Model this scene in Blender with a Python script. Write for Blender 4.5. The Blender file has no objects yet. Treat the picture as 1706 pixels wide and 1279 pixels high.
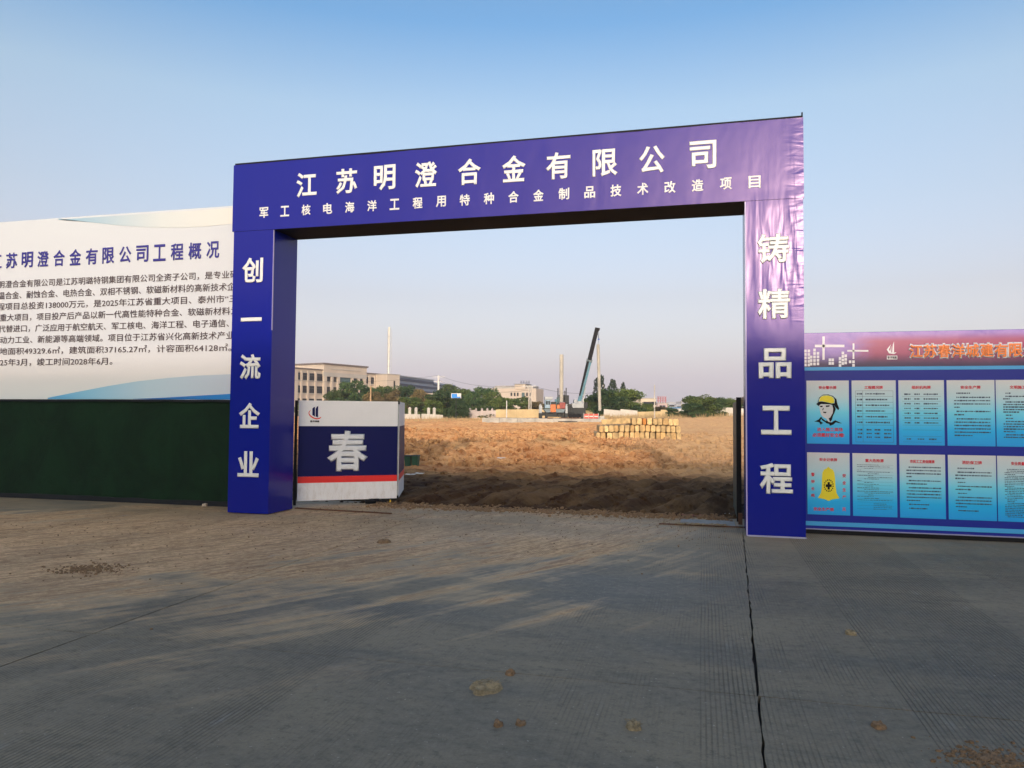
import bpy, bmesh, math, random
import numpy as np
from mathutils import Vector, Matrix
R = math.radians
random.seed(7); rng = np.random.default_rng(7)
S = bpy.context.scene
COL = S.collection

# ------------------------------------------------------------------ camera
FOC, PITCH, YAW, ROLL, EYE = 1250.0, .0415, -.2478, .0076, 1.75
def _axes():
    cy, sy, cp, sp = math.cos(YAW), math.sin(YAW), math.cos(PITCH), math.sin(PITCH)
    F = Vector((sy*cp, cy*cp, sp)); R0 = Vector((cy, -sy, 0)); U0 = R0.cross(F)
    return F, R0*math.cos(ROLL)+U0*math.sin(ROLL), -R0*math.sin(ROLL)+U0*math.cos(ROLL)
CF, CR, CU = _axes()
cam = bpy.data.cameras.new('camera'); camo = bpy.data.objects.new('camera', cam); COL.objects.link(camo)
M = Matrix.Identity(4)
for i in range(3):
    M[i][0], M[i][1], M[i][2] = CR[i], CU[i], -CF[i]
M.translation = Vector((0, 0, EYE)); camo.matrix_world = M
cam.sensor_width = 36; cam.sensor_fit = 'HORIZONTAL'; cam.lens = FOC/1706*36
cam.clip_start = .05; cam.clip_end = 6000
S.camera = camo

# ------------------------------------------------------------------ sky, sun, exposure
SUN_AZ, SUN_EL = math.atan2(.148, -1), R(11.0)          # azimuth measured from +Y towards +X
W = bpy.data.worlds.new('World'); S.world = W; W.use_nodes = True
wn, wl = W.node_tree.nodes, W.node_tree.links
wn.clear()
wo = wn.new('ShaderNodeOutputWorld'); bg = wn.new('ShaderNodeBackground'); sky = wn.new('ShaderNodeTexSky')
sky.sky_type = 'NISHITA'; sky.sun_disc = False; sky.sun_elevation = SUN_EL; sky.sun_rotation = SUN_AZ
sky.altitude = 0; sky.air_density = 1.0; sky.dust_density = 6.0; sky.ozone_density = 2.6
tcn = wn.new('ShaderNodeTexCoord'); sp_ = wn.new('ShaderNodeSeparateXYZ'); wl.new(tcn.outputs['Generated'], sp_.inputs[0])
ramp = wn.new('ShaderNodeValToRGB'); wl.new(sp_.outputs['Z'], ramp.inputs[0])
SKY_K = 1.86
e = ramp.color_ramp.elements
def norm(c): return tuple(v/10 for v in c)+(1,)
e[0].position = 0; e[0].color = norm((4.9, 4.5, 4.9)); e[1].position = 1; e[1].color = norm((.0, .05, .1))
for p_, c_ in ((.05, (3.9, 3.3, 3.8)), (.156, (2.5, 1.5, 1.15)), (.26, (1.9, 1.4, .9)), (.375, (1.4, 1.4, 1.0)), (.47, (.0, .45, .9)), (.6, (.0, .1, .2))):
    q = e.new(p_); q.color = norm(c_)
sc_ = wn.new('ShaderNodeVectorMath'); sc_.operation = 'SCALE'; sc_.inputs['Scale'].default_value = 10
wl.new(ramp.outputs[0], sc_.inputs[0])
mx = wn.new('ShaderNodeMixRGB'); mx.blend_type = 'ADD'; mx.inputs[0].default_value = 1           # pale haze over the clear-air sky
sk2 = wn.new('ShaderNodeVectorMath'); sk2.operation = 'SCALE'; sk2.inputs['Scale'].default_value = SKY_K
wl.new(sky.outputs[0], sk2.inputs[0]); wl.new(sk2.outputs[0], mx.inputs[1]); wl.new(sc_.outputs[0], mx.inputs[2])
wl.new(mx.outputs[0], bg.inputs[0]); bg.inputs[1].default_value = .10
wl.new(bg.outputs[0], wo.inputs[0])
sun = bpy.data.lights.new('sun', 'SUN'); sun.energy = 2.0; sun.angle = R(1.1); sun.color = (.66, .54, .47)
suno = bpy.data.objects.new('sun', sun); COL.objects.link(suno)
sd = Vector((math.sin(SUN_AZ)*math.cos(SUN_EL), math.cos(SUN_AZ)*math.cos(SUN_EL), math.sin(SUN_EL)))
suno.rotation_euler = sd.to_track_quat('Z', 'Y').to_euler(); suno.location = (6, -40, 30)
S.view_settings.view_transform = 'Standard'; S.view_settings.look = 'None'
S.view_settings.exposure = 0.55; S.view_settings.gamma = 1; S.view_settings.use_curve_mapping = False
S.render.engine = 'CYCLES'
S.cycles.max_bounces = 6; S.cycles.volume_bounces = 1; S.cycles.use_denoising = True
S.cycles.volume_step_rate = 5; S.cycles.volume_max_steps = 64

# ------------------------------------------------------------------ helpers: places
def ray(px, py): return CF + CR*((px-853)/FOC) - CU*((py-639.5)/FOC)
def dep(px, py, Z): return Vector((0, 0, EYE)) + ray(px, py)*Z
def gnd(px, py, z=0): d = ray(px, py); return Vector((0, 0, EYE)) + d*((z-EYE)/d.z)
class Frame:
    """a vertical plane through two ground points; s runs along it, d comes out of its front"""
    def __init__(self, A, B):
        self.O = Vector((A[0], A[1], 0)); self.u = (Vector((B[0], B[1], 0))-self.O); self.len = self.u.length; self.u.normalize()
        self.n = self.u.cross(Vector((0, 0, 1)))
    def pt(self, s, z, d=0): return self.O+self.u*s+Vector((0, 0, z))+self.n*d
    def px(self, x, y):
        d = ray(x, y); C = Vector((0, 0, EYE)); t = (self.O-C).dot(self.n)/d.dot(self.n); p = C+d*t
        return (p-self.O).dot(self.u), p.z

# ------------------------------------------------------------------ helpers: materials
def new_mat(name):
    m = bpy.data.materials.new(name); m.use_nodes = True; n = m.node_tree.nodes; l = m.node_tree.links
    b = n['Principled BSDF']; return m, n, l, b
def N(n, t, **k):
    x = n.new('ShaderNode'+t)
    for a, v in k.items():
        if a.startswith('i_'): x.inputs[int(a[2:])].default_value = v
        else: setattr(x, a, v)
    return x
def mth(n, l, op, a, b=None, c=None):
    x = n.new('ShaderNodeMath'); x.operation = op
    for i, v in enumerate((a, b, c)):
        if v is None: continue
        if isinstance(v, (int, float)): x.inputs[i].default_value = v
        else: l.new(v, x.inputs[i])
    return x.outputs[0]
def sstep(n, l, v, a, b):
    x = n.new('ShaderNodeMapRange'); x.interpolation_type = 'SMOOTHSTEP'; l.new(v, x.inputs[0])
    x.inputs[1].default_value = a; x.inputs[2].default_value = b; return x.outputs[0]
def mixc(n, l, f, a, b, mode='MIX'):
    x = n.new('ShaderNodeMixRGB'); x.blend_type = mode
    for i, v in enumerate((f, a, b)):
        if isinstance(v, (int, float)): x.inputs[i].default_value = v
        elif isinstance(v, tuple): x.inputs[i].default_value = (v+(1,))[:4]
        else: l.new(v, x.inputs[i])
    return x.outputs[0]
def noise(n, l, vec, sc, det=4, rough=.6, dist=0):
    x = N(n, 'TexNoise'); x.inputs['Scale'].default_value = sc; x.inputs['Detail'].default_value = det
    x.inputs['Roughness'].default_value = rough; x.inputs['Distortion'].default_value = dist
    if vec is not None: l.new(vec, x.inputs['Vector'])
    return x.outputs[0]
def pos(n): return n.new('ShaderNodeNewGeometry').outputs['Position']
def mapped(n, l, vec, scale=(1, 1, 1), loc=(0, 0, 0)):
    x = n.new('ShaderNodeMapping'); x.inputs['Scale'].default_value = scale; x.inputs['Location'].default_value = loc
    l.new(vec, x.inputs[0]); return x.outputs[0]
def bump(n, l, b, h, strength, dist=.01):
    x = n.new('ShaderNodeBump'); x.inputs['Strength'].default_value = strength; x.inputs['Distance'].default_value = dist
    l.new(h, x.inputs['Height']); l.new(x.outputs[0], b.inputs['Normal'])
def mat(name, c, rough=.7, var=.18, sc=2.0, stretch=(1, 1, 1), bmp=0, bsc=20, metal=0, spec=.5, rnd=0, c2=None):
    m, n, l, b = new_mat(name)
    p = mapped(n, l, pos(n), stretch)
    f = noise(n, l, p, sc, 6, .65)
    f = sstep(n, l, f, .3, .7)
    hi = tuple(min(1, v*(1+var)) for v in c) if c2 is None else c2; lo = tuple(v*(1-var) for v in c)
    col = mixc(n, l, f, lo, hi)
    if rnd:
        oi = n.new('ShaderNodeObjectInfo'); k = mth(n, l, 'MULTIPLY_ADD', oi.outputs['Random'], rnd, 1-rnd/2)
        cmb = n.new('ShaderNodeCombineXYZ')
        for i in range(3): l.new(k, cmb.inputs[i])
        col = mixc(n, l, 1.0, col, cmb.outputs[0], 'MULTIPLY')
    l.new(col, b.inputs['Base Color'])
    b.inputs['Roughness'].default_value = rough; b.inputs['Metallic'].default_value = metal
    b.inputs['Specular IOR Level'].default_value = spec
    if bmp: bump(n, l, b, noise(n, l, p, bsc, 5), bmp)
    return m
def wrinkle(n, l, b, amt=1.0):
    """creases of stretched banner film: long soft billows, tight puckers near the laced edges"""
    P = pos(n); s = n.new('ShaderNodeSeparateXYZ'); l.new(P, s.inputs[0])
    big = noise(n, l, mapped(n, l, P, (1.1, 1, .5)), 1.3, 3, .5, .4)
    edge_x = sstep(n, l, s.outputs['X'], .2, 1.45)
    up = sstep(n, l, s.outputs['Z'], 2.9, 3.9)
    puck = noise(n, l, mapped(n, l, P, (6, 1, 1.0)), 1.4, 1.5, .45, .3)
    ge = sstep(n, l, s.outputs['X'], 1.12, 1.45)
    lace = noise(n, l, mapped(n, l, P, (2.2, 1, 7)), 1.2, 1.5, .5, .5)
    h = mth(n, l, 'MULTIPLY', mth(n, l, 'MULTIPLY', puck, up), mth(n, l, 'MULTIPLY', edge_x, .014)); h = mth(n, l, 'MULTIPLY', h, mth(n, l, 'MULTIPLY_ADD', sstep(n, l, s.outputs['Z'], 5.15, 4.85), .75, .25))
    h = mth(n, l, 'ADD', h, mth(n, l, 'MULTIPLY', mth(n, l, 'MULTIPLY', lace, up), mth(n, l, 'MULTIPLY', ge, .009)))
    h = mth(n, l, 'ADD', h, mth(n, l, 'MULTIPLY', big, .012))
    x = n.new('ShaderNodeBump'); x.inputs['Strength'].default_value = .8*amt; x.inputs['Distance'].default_value = 1
    l.new(h, x.inputs['Height']); l.new(x.outputs[0], b.inputs['Normal'])
def film(name, c, rough=.38, spec=.5, wr=1.0, var=.04, coat=0):
    m, n, l, b = new_mat(name)
    f = noise(n, l, pos(n), 1.4, 4)
    l.new(mixc(n, l, f, tuple(v*(1-var) for v in c), tuple(min(1, v*(1+var)) for v in c)), b.inputs['Base Color'])
    rr = noise(n, l, pos(n), 5, 4)
    l.new(mth(n, l, 'MULTIPLY_ADD', rr, .12, rough-.06), b.inputs['Roughness'])
    b.inputs['Specular IOR Level'].default_value = spec
    if name == 'royal_blue_film': b.inputs['Specular Tint'].default_value = (1, .74, .92, 1)
    if wr: wrinkle(n, l, b, wr)
    return m
def gradient(name, stops, rough=.45, axis='Z', extra=None):
    m, n, l, b = new_mat(name)
    tc = n.new('ShaderNodeTexCoord'); s = n.new('ShaderNodeSeparateXYZ'); l.new(tc.outputs['Generated'], s.inputs[0])
    r = n.new('ShaderNodeValToRGB'); l.new(s.outputs[axis], r.inputs[0]); e = r.color_ramp.elements
    e[0].position, e[0].color = stops[0][0], stops[0][1]+(1,); e[1].position, e[1].color = stops[-1][0], stops[-1][1]+(1,)
    for p_, c_ in stops[1:-1]: q = e.new(p_); q.color = c_+(1,)
    col = r.outputs[0]
    if extra: col = extra(n, l, s, col)
    l.new(col, b.inputs['Base Color']); b.inputs['Roughness'].default_value = rough
    return m

# ------------------------------------------------------------------ helpers: objects
def world_loc(o):
    v = Vector((0, 0, 0))
    while o is not None: v = v+o.location; o = o.parent
    return v
def props(o, label=None, cat=None, group=None, kind=None):
    if label: o['label'] = label
    if cat: o['category'] = cat
    if group: o['group'] = group
    if kind: o['kind'] = kind
    return o
def thing(name, label, cat, loc=(0, 0, 0), group=None):
    o = bpy.data.objects.new(name, None); o.location = loc; COL.objects.link(o); o.empty_display_size = .2
    return props(o, label, cat, group)
class MB:
    def __init__(self): self.v = []; self.f = []; self.smooth = False
    def add(self, vs, fs):
        k = len(self.v); self.v += [Vector(q) for q in vs]; self.f += [tuple(i+k for i in f) for f in fs]; return self
    def box(self, a, b):
        (x0, y0, z0), (x1, y1, z1) = a, b
        return self.add([(x0, y0, z0), (x1, y0, z0), (x1, y1, z0), (x0, y1, z0), (x0, y0, z1), (x1, y0, z1), (x1, y1, z1), (x0, y1, z1)],
                        [(3, 2, 1, 0), (4, 5, 6, 7), (0, 1, 5, 4), (1, 2, 6, 5), (2, 3, 7, 6), (3, 0, 4, 7)])
    def hexa(self, p):   # eight corners, bottom ring then top ring
        return self.add(p, [(3, 2, 1, 0), (4, 5, 6, 7), (0, 1, 5, 4), (1, 2, 6, 5), (2, 3, 7, 6), (3, 0, 4, 7)])
    def fbox(self, fr, s0, s1, z0, z1, d0, d1):   # box in a frame; d1 is the front
        P = fr.pt
        return self.hexa([P(s0, z0, d1), P(s1, z0, d1), P(s1, z0, d0), P(s0, z0, d0), P(s0, z1, d1), P(s1, z1, d1), P(s1, z1, d0), P(s0, z1, d0)])
    def bar(self, a, b, w, h=None, up=(0, 0, 1)):
        a, b = Vector(a), Vector(b); h = h or w; t = (b-a).normalized(); up = Vector(up)
        if abs(t.dot(up)) > .98: up = Vector((0, 1, 0))
        x = t.cross(up).normalized()*w/2; y = x.cross(t).normalized()*h/2
        return self.hexa([a-x-y, a+x-y, a+x+y, a-x+y, b-x-y, b+x-y, b+x+y, b-x+y])
    def tube(self, pts, rad, seg=10, cap=True):
        pts = [Vector(q) for q in pts]; rad = rad if isinstance(rad, (list, tuple)) else [rad]*len(pts); k = len(self.v)
        for i, q in enumerate(pts):
            t = (pts[min(i+1, len(pts)-1)]-pts[max(i-1, 0)]).normalized()
            up = Vector((0, 0, 1)) if abs(t.z) < .95 else Vector((0, 1, 0))
            x = t.cross(up).normalized(); y = x.cross(t)
            for j in range(seg):
                a = 2*math.pi*j/seg; self.v.append(q+(x*math.cos(a)+y*math.sin(a))*rad[i])
        for i in range(len(pts)-1):
            for j in range(seg):
                a, b = k+i*seg+j, k+i*seg+(j+1) % seg; self.f.append((a, b, b+seg, a+seg))
        if cap:
            self.f.append(tuple(k+j for j in range(seg))[::-1]); self.f.append(tuple(k+(len(pts)-1)*seg+j for j in range(seg)))
        return self
    def build(self, name, m, parent=None, label=None, kind=None, smooth=False, bevel=0):
        off = world_loc(parent) if parent is not None else Vector((0, 0, 0))
        me = bpy.data.meshes.new(name); me.from_pydata([tuple(v-off) for v in self.v], [], self.f)
        o = bpy.data.objects.new(name, me); COL.objects.link(o); o.parent = parent
        bm = bmesh.new(); bm.from_mesh(me); bmesh.ops.recalc_face_normals(bm, faces=bm.faces); bm.to_mesh(me); bm.free()
        if m is not None: me.materials.append(m)
        if smooth:
            for p in me.polygons: p.use_smooth = True
        if bevel:
            q = o.modifiers.new('bevel', 'BEVEL'); q.width = bevel; q.segments = 2; q.limit_method = 'ANGLE'
        return props(o, label, None, None, kind)
def copy_tree(o, parent=None):
    c = o.copy(); COL.objects.link(c); c.parent = parent
    for ch in list(o.children): copy_tree(ch, c)
    return c
def print_mesh(name, polys, m, parent, fr, d, thick=0):
    """flat print: polygons of (s, z) lying d in front of a frame"""
    mb = MB()
    for poly in polys:
        mb.add([fr.pt(s, z, d) for s, z in poly], [tuple(range(len(poly)))])
    o = mb.build(name, m, parent)
    me = o.data; nn = fr.n
    for p in me.polygons:
        if p.normal.dot(nn) < 0: p.flip()
    return o
def text_mesh(body, bold=0.0, vertical=False):
    c = bpy.data.curves.new('lettering', 'FONT'); c.body = body; c.size = 1; c.resolution_u = 2
    if bold: c.bevel_depth = bold; c.bevel_resolution = 0; c.use_fill_caps = False
    o = bpy.data.objects.new('lettering', c); COL.objects.link(o)
    dg = bpy.context.evaluated_depsgraph_get(); me = bpy.data.meshes.new_from_object(o.evaluated_get(dg))
    bpy.data.objects.remove(o); bpy.data.curves.remove(c)
    return me
def lettering(body, s0, s1, z0, z1, m, parent, fr, d, bold=.0, name='lettering', keep=False):
    """text fitted into the rectangle s0..s1, z0..z1 of a frame"""
    me = text_mesh(body, bold); n = len(me.vertices); a = np.zeros(n*3); me.vertices.foreach_get('co', a); a = a.reshape(-1, 3)
    x0, x1, y0, y1 = a[:, 0].min(), a[:, 0].max(), a[:, 1].min(), a[:, 1].max()
    kx = (s1-s0)/(x1-x0); kz = kx if z1 is None else (z1-z0)/(y1-y0)
    off = world_loc(parent)
    S_ = s0+(a[:, 0]-x0)*kx; Z_ = z0+(a[:, 1]-y0)*kz
    dd = d+(a[:, 2]/bold*.0006 if bold else 0*a[:, 2])
    P = np.array(fr.O)[None]+S_[:, None]*np.array(fr.u)[None]+np.array(fr.n)[None]*dd[:, None]; P[:, 2] += Z_
    P -= np.array(off)[None]
    me.vertices.foreach_set('co', P.astype(np.float32).ravel()); me.update()
    me.materials.clear(); me.materials.append(m)
    o = bpy.data.objects.new(name, me); COL.objects.link(o); o.parent = parent
    if len(body) > 1: o['kind'] = 'stuff'
    return o
def glyph_rows(items, m, parent, fr, d, bold, name='character'):
    """single glyphs (body, s_centre, z_centre, width, height), each a printed character of its own"""
    for body, sc, zc, w, h in items:
        me = text_mesh(body, bold); a = [v.co.copy() for v in me.vertices]
        x0, x1 = min(v.x for v in a), max(v.x for v in a); y0, y1 = min(v.y for v in a), max(v.y for v in a)
        kz = (h/.92) if (y1-y0) < .3 else h/(y1-y0); kx = w/(x1-x0); bz = .0008/bold if bold else 0
        off = world_loc(parent)
        for v, q in zip(me.vertices, a): v.co = fr.pt(sc+(q.x-(x0+x1)/2)*kx, zc+(q.y-(y0+y1)/2)*kz, d+q.z*bz)-off
        me.materials.clear(); me.materials.append(m); me.update()
        o = bpy.data.objects.new(name, me); COL.objects.link(o); o.parent = parent

# numpy value noise
def vnoise(x, y, seed=0):
    xi, yi = np.floor(x).astype(np.int64), np.floor(y).astype(np.int64); fx, fy = x-xi, y-yi
    fx, fy = fx*fx*(3-2*fx), fy*fy*(3-2*fy)
    def h(a, b):
        k = (a*374761393+b*668265263+seed*974711) & 0xffffffff; k = ((k ^ (k >> 13))*1274126177) & 0xffffffff
        return ((k ^ (k >> 16)) & 0xffff)/65535.0
    return (h(xi, yi)*(1-fx)+h(xi+1, yi)*fx)*(1-fy)+(h(xi, yi+1)*(1-fx)+h(xi+1, yi+1)*fx)*fy
def fbm(x, y, o=4, seed=0):
    s, a, t = 0, 1, 0
    for k in range(o):
        s = s+a*vnoise(x*2**k, y*2**k, seed+k*17); t += a; a *= .5
    return s/t-.5
def smooth(x, a, b): t = np.clip((x-a)/(b-a), 0, 1); return t*t*(3-2*t)
def base_height(x, y):
    """large shape of the site: level by the gate, a low bank up to the far field"""
    x, y = np.asarray(x, float), np.asarray(y, float)
    side = np.clip((x+34)/40, 0, 1)
    return smooth(y, 58, 125)*(1.15+.85*side)
def ground_z(x, y): return float(base_height(x, y))

# ------------------------------------------------------------------ materials of the setting
def pavement_mat():
    m, n, l, b = new_mat('grooved_concrete'); P = pos(n); s = n.new('ShaderNodeSeparateXYZ'); l.new(P, s.inputs[0])
    X, Y = s.outputs['X'], s.outputs['Y']
    # rake grooves run towards the gate, in passes about 0.9 m wide, worn away in patches
    wob = mth(n, l, 'MULTIPLY', noise(n, l, mapped(n, l, P, (.3, .3, .3)), 1, 2), .05)
    gx = mth(n, l, 'ADD', X, wob)
    ph = mth(n, l, 'FRACT', mth(n, l, 'DIVIDE', gx, .030))
    tri = mth(n, l, 'ABSOLUTE', mth(n, l, 'SUBTRACT', ph, .5))
    groove = sstep(n, l, tri, .05, .26)                                   # 0 in the groove
    pas = n.new('ShaderNodeTexWhiteNoise'); pas.noise_dimensions = '1D'; l.new(mth(n, l, 'FLOOR', mth(n, l, 'DIVIDE', gx, .62)), pas.inputs['W'])
    wear = noise(n, l, mapped(n, l, P, (1.6, .55, 1)), 1.0, 6, .68)
    depth = sstep(n, l, mth(n, l, 'ADD', wear, mth(n, l, 'MULTIPLY', pas.outputs[0], .26)), .48, .84)
    g = mth(n, l, 'MULTIPLY', mth(n, l, 'SUBTRACT', 1, groove), depth)
    # concrete
    big = sstep(n, l, noise(n, l, mapped(n, l, P, (.5, 1.3, 1)), .55, 6, .62, .3), .3, .72)
    col = mixc(n, l, big, (.130, .113, .078), (.325, .270, .180))
    blot = sstep(n, l, noise(n, l, P, 3.2, 6, .7), .35, .75)
    col = mixc(n, l, mth(n, l, 'MULTIPLY', blot, .45), col, (.235, .20, .145))
    stain = sstep(n, l, noise(n, l, mapped(n, l, P, (.35, 1.6, 1), (3, 9, 0)), 1.2, 5, .7, .6), .52, .68)
    col = mixc(n, l, mth(n, l, 'MULTIPLY', stain, .38), col, (.068, .064, .055))
    fine = noise(n, l, P, 60, 3, .7)
    grit = noise(n, l, P, 14, 5, .75)
    col = mixc(n, l, mth(n, l, 'MULTIPLY', sstep(n, l, grit, .48, .70), .45), col, (.30, .265, .20))
    col = mixc(n, l, mth(n, l, 'MULTIPLY', sstep(n, l, grit, .50, .30), .5), col, (.060, .055, .042))
    spk = noise(n, l, P, 38, 2, .5)
    col = mixc(n, l, mth(n, l, 'MULTIPLY', sstep(n, l, spk, .70, .74), .7), col, (.50, .47, .40))
    col = mixc(n, l, mth(n, l, 'MULTIPLY', sstep(n, l, fine, .35, .8), .35), col, (.10, .10, .09))
    # mud carried out of the site on tyres: arcs round the turn to the left
    cx, cy = -22.0, 19.0
    dx, dy = mth(n, l, 'SUBTRACT', X, cx), mth(n, l, 'SUBTRACT', Y, cy)
    r = mth(n, l, 'SQRT', mth(n, l, 'ADD', mth(n, l, 'MULTIPLY', dx, dx), mth(n, l, 'MULTIPLY', dy, dy)))
    th = mth(n, l, 'ARCTAN2', dy, dx)
    cmb = n.new('ShaderNodeCombineXYZ'); l.new(mth(n, l, 'MULTIPLY', r, 1.7), cmb.inputs[0]); l.new(mth(n, l, 'MULTIPLY', th, 4.5), cmb.inputs[1])
    tr = noise(n, l, cmb.outputs[0], 1.25, 6, .62, .35); tr = mth(n, l, 'MULTIPLY_ADD', tr, 2.0, -.5)
    cmb2 = n.new('ShaderNodeCombineXYZ'); l.new(mth(n, l, 'MULTIPLY', r, 7), cmb2.inputs[0]); l.new(mth(n, l, 'MULTIPLY', th, 14), cmb2.inputs[1])
    tr2 = noise(n, l, cmb2.outputs[0], 1.0, 5, .7); tr2 = mth(n, l, 'MULTIPLY_ADD', tr2, 1.8, -.4)
    fan = mth(n, l, 'MULTIPLY', mth(n, l, 'MULTIPLY', sstep(n, l, r, 26.0, 18.0), sstep(n, l, r, 12, 15.5)), sstep(n, l, Y, 1.5, 8.0))
    near = mth(n, l, 'MULTIPLY', sstep(n, l, Y, 8.3, 12.4), mth(n, l, 'MULTIPLY', sstep(n, l, X, .9, -1.2), sstep(n, l, X, -8.5, -6.4)))
    amt = mth(n, l, 'ADD', mth(n, l, 'MULTIPLY', fan, .66), mth(n, l, 'MULTIPLY', near, .24))
    patch = mth(n, l, 'MULTIPLY_ADD', noise(n, l, mapped(n, l, P, (.55, 1.1, 1), (2, 7, 0)), .8, 5, .7, .5), 1.1, -.60)
    amt = mth(n, l, 'ADD', amt, patch)
    v = mth(n, l, 'ADD', mth(n, l, 'ADD', mth(n, l, 'MULTIPLY', tr, .75), mth(n, l, 'MULTIPLY', tr2, .35)), amt)
    fade = mth(n, l, 'MULTIPLY', sstep(n, l, Y, 2.4, 7.0), mth(n, l, 'MULTIPLY', sstep(n, l, r, 26.5, 23.0), sstep(n, l, X, 1.1, -1.2)))
    mud = mth(n, l, 'MULTIPLY', sstep(n, l, v, .74, 1.0), fade)
    film_ = mth(n, l, 'MULTIPLY', sstep(n, l, v, .56, .86), fade)
    col = mixc(n, l, mth(n, l, 'MULTIPLY', film_, .75), col, (.60, .435, .255))
    cmb3 = n.new('ShaderNodeCombineXYZ'); l.new(mth(n, l, 'MULTIPLY', r, 15), cmb3.inputs[0]); l.new(mth(n, l, 'MULTIPLY', th, 75), cmb3.inputs[1])
    grain = mixc(n, l, .5, noise(n, l, cmb3.outputs[0], 1.0, 5, .7, .4), noise(n, l, P, 16, 5, .75))
    mcol = mixc(n, l, sstep(n, l, grain, .36, .64), (.36, .185, .08), (.84, .575, .31)); mcol = mixc(n, l, mth(n, l, 'MULTIPLY', sstep(n, l, tr2, .5, .8), .75), mcol, (.24, .125, .055))
    col = mixc(n, l, mth(n, l, 'MULTIPLY', mud, .85), col, mcol)
    # tan dust at the foot of the fences
    dust = mth(n, l, 'MULTIPLY', sstep(n, l, Y, 9.8, 12.2), sstep(n, l, noise(n, l, mapped(n, l, P, (.4, 1.2, 1)), 1, 4), .3, .6))
    col = mixc(n, l, mth(n, l, 'MULTIPLY', dust, .8), col, (.34, .255, .15))
    gcol = mixc(n, l, mth(n, l, 'MULTIPLY', g, .55), col, (.03, .028, .022))
    pale = mth(n, l, 'MULTIPLY', mth(n, l, 'MULTIPLY', depth, groove), sstep(n, l, noise(n, l, mapped(n, l, P, (3, .9, 1), (1, 4, 0)), 1.5, 3), .62, .76))
    gcol = mixc(n, l, mth(n, l, 'MULTIPLY', pale, .45), gcol, (.40, .40, .38))
    l.new(gcol, b.inputs['Base Color'])
    l.new(mth(n, l, 'MULTIPLY_ADD', big, .25, .55), b.inputs['Roughness']); b.inputs['Specular IOR Level'].default_value = .35
    h = mth(n, l, 'ADD', mth(n, l, 'MULTIPLY', g, -.005), mth(n, l, 'MULTIPLY', fine, .0022))
    h = mth(n, l, 'ADD', h, mth(n, l, 'MULTIPLY', mth(n, l, 'MULTIPLY', mud, grain), .045))
    h = mth(n, l, 'ADD', h, mth(n, l, 'MULTIPLY', mth(n, l, 'MULTIPLY', tr2, film_), .010))
    x = n.new('ShaderNodeBump'); x.inputs['Strength'].default_value = .9; x.inputs['Distance'].default_value = 1
    l.new(h, x.inputs['Height']); l.new(x.outputs[0], b.inputs['Normal'])
    return m
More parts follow.
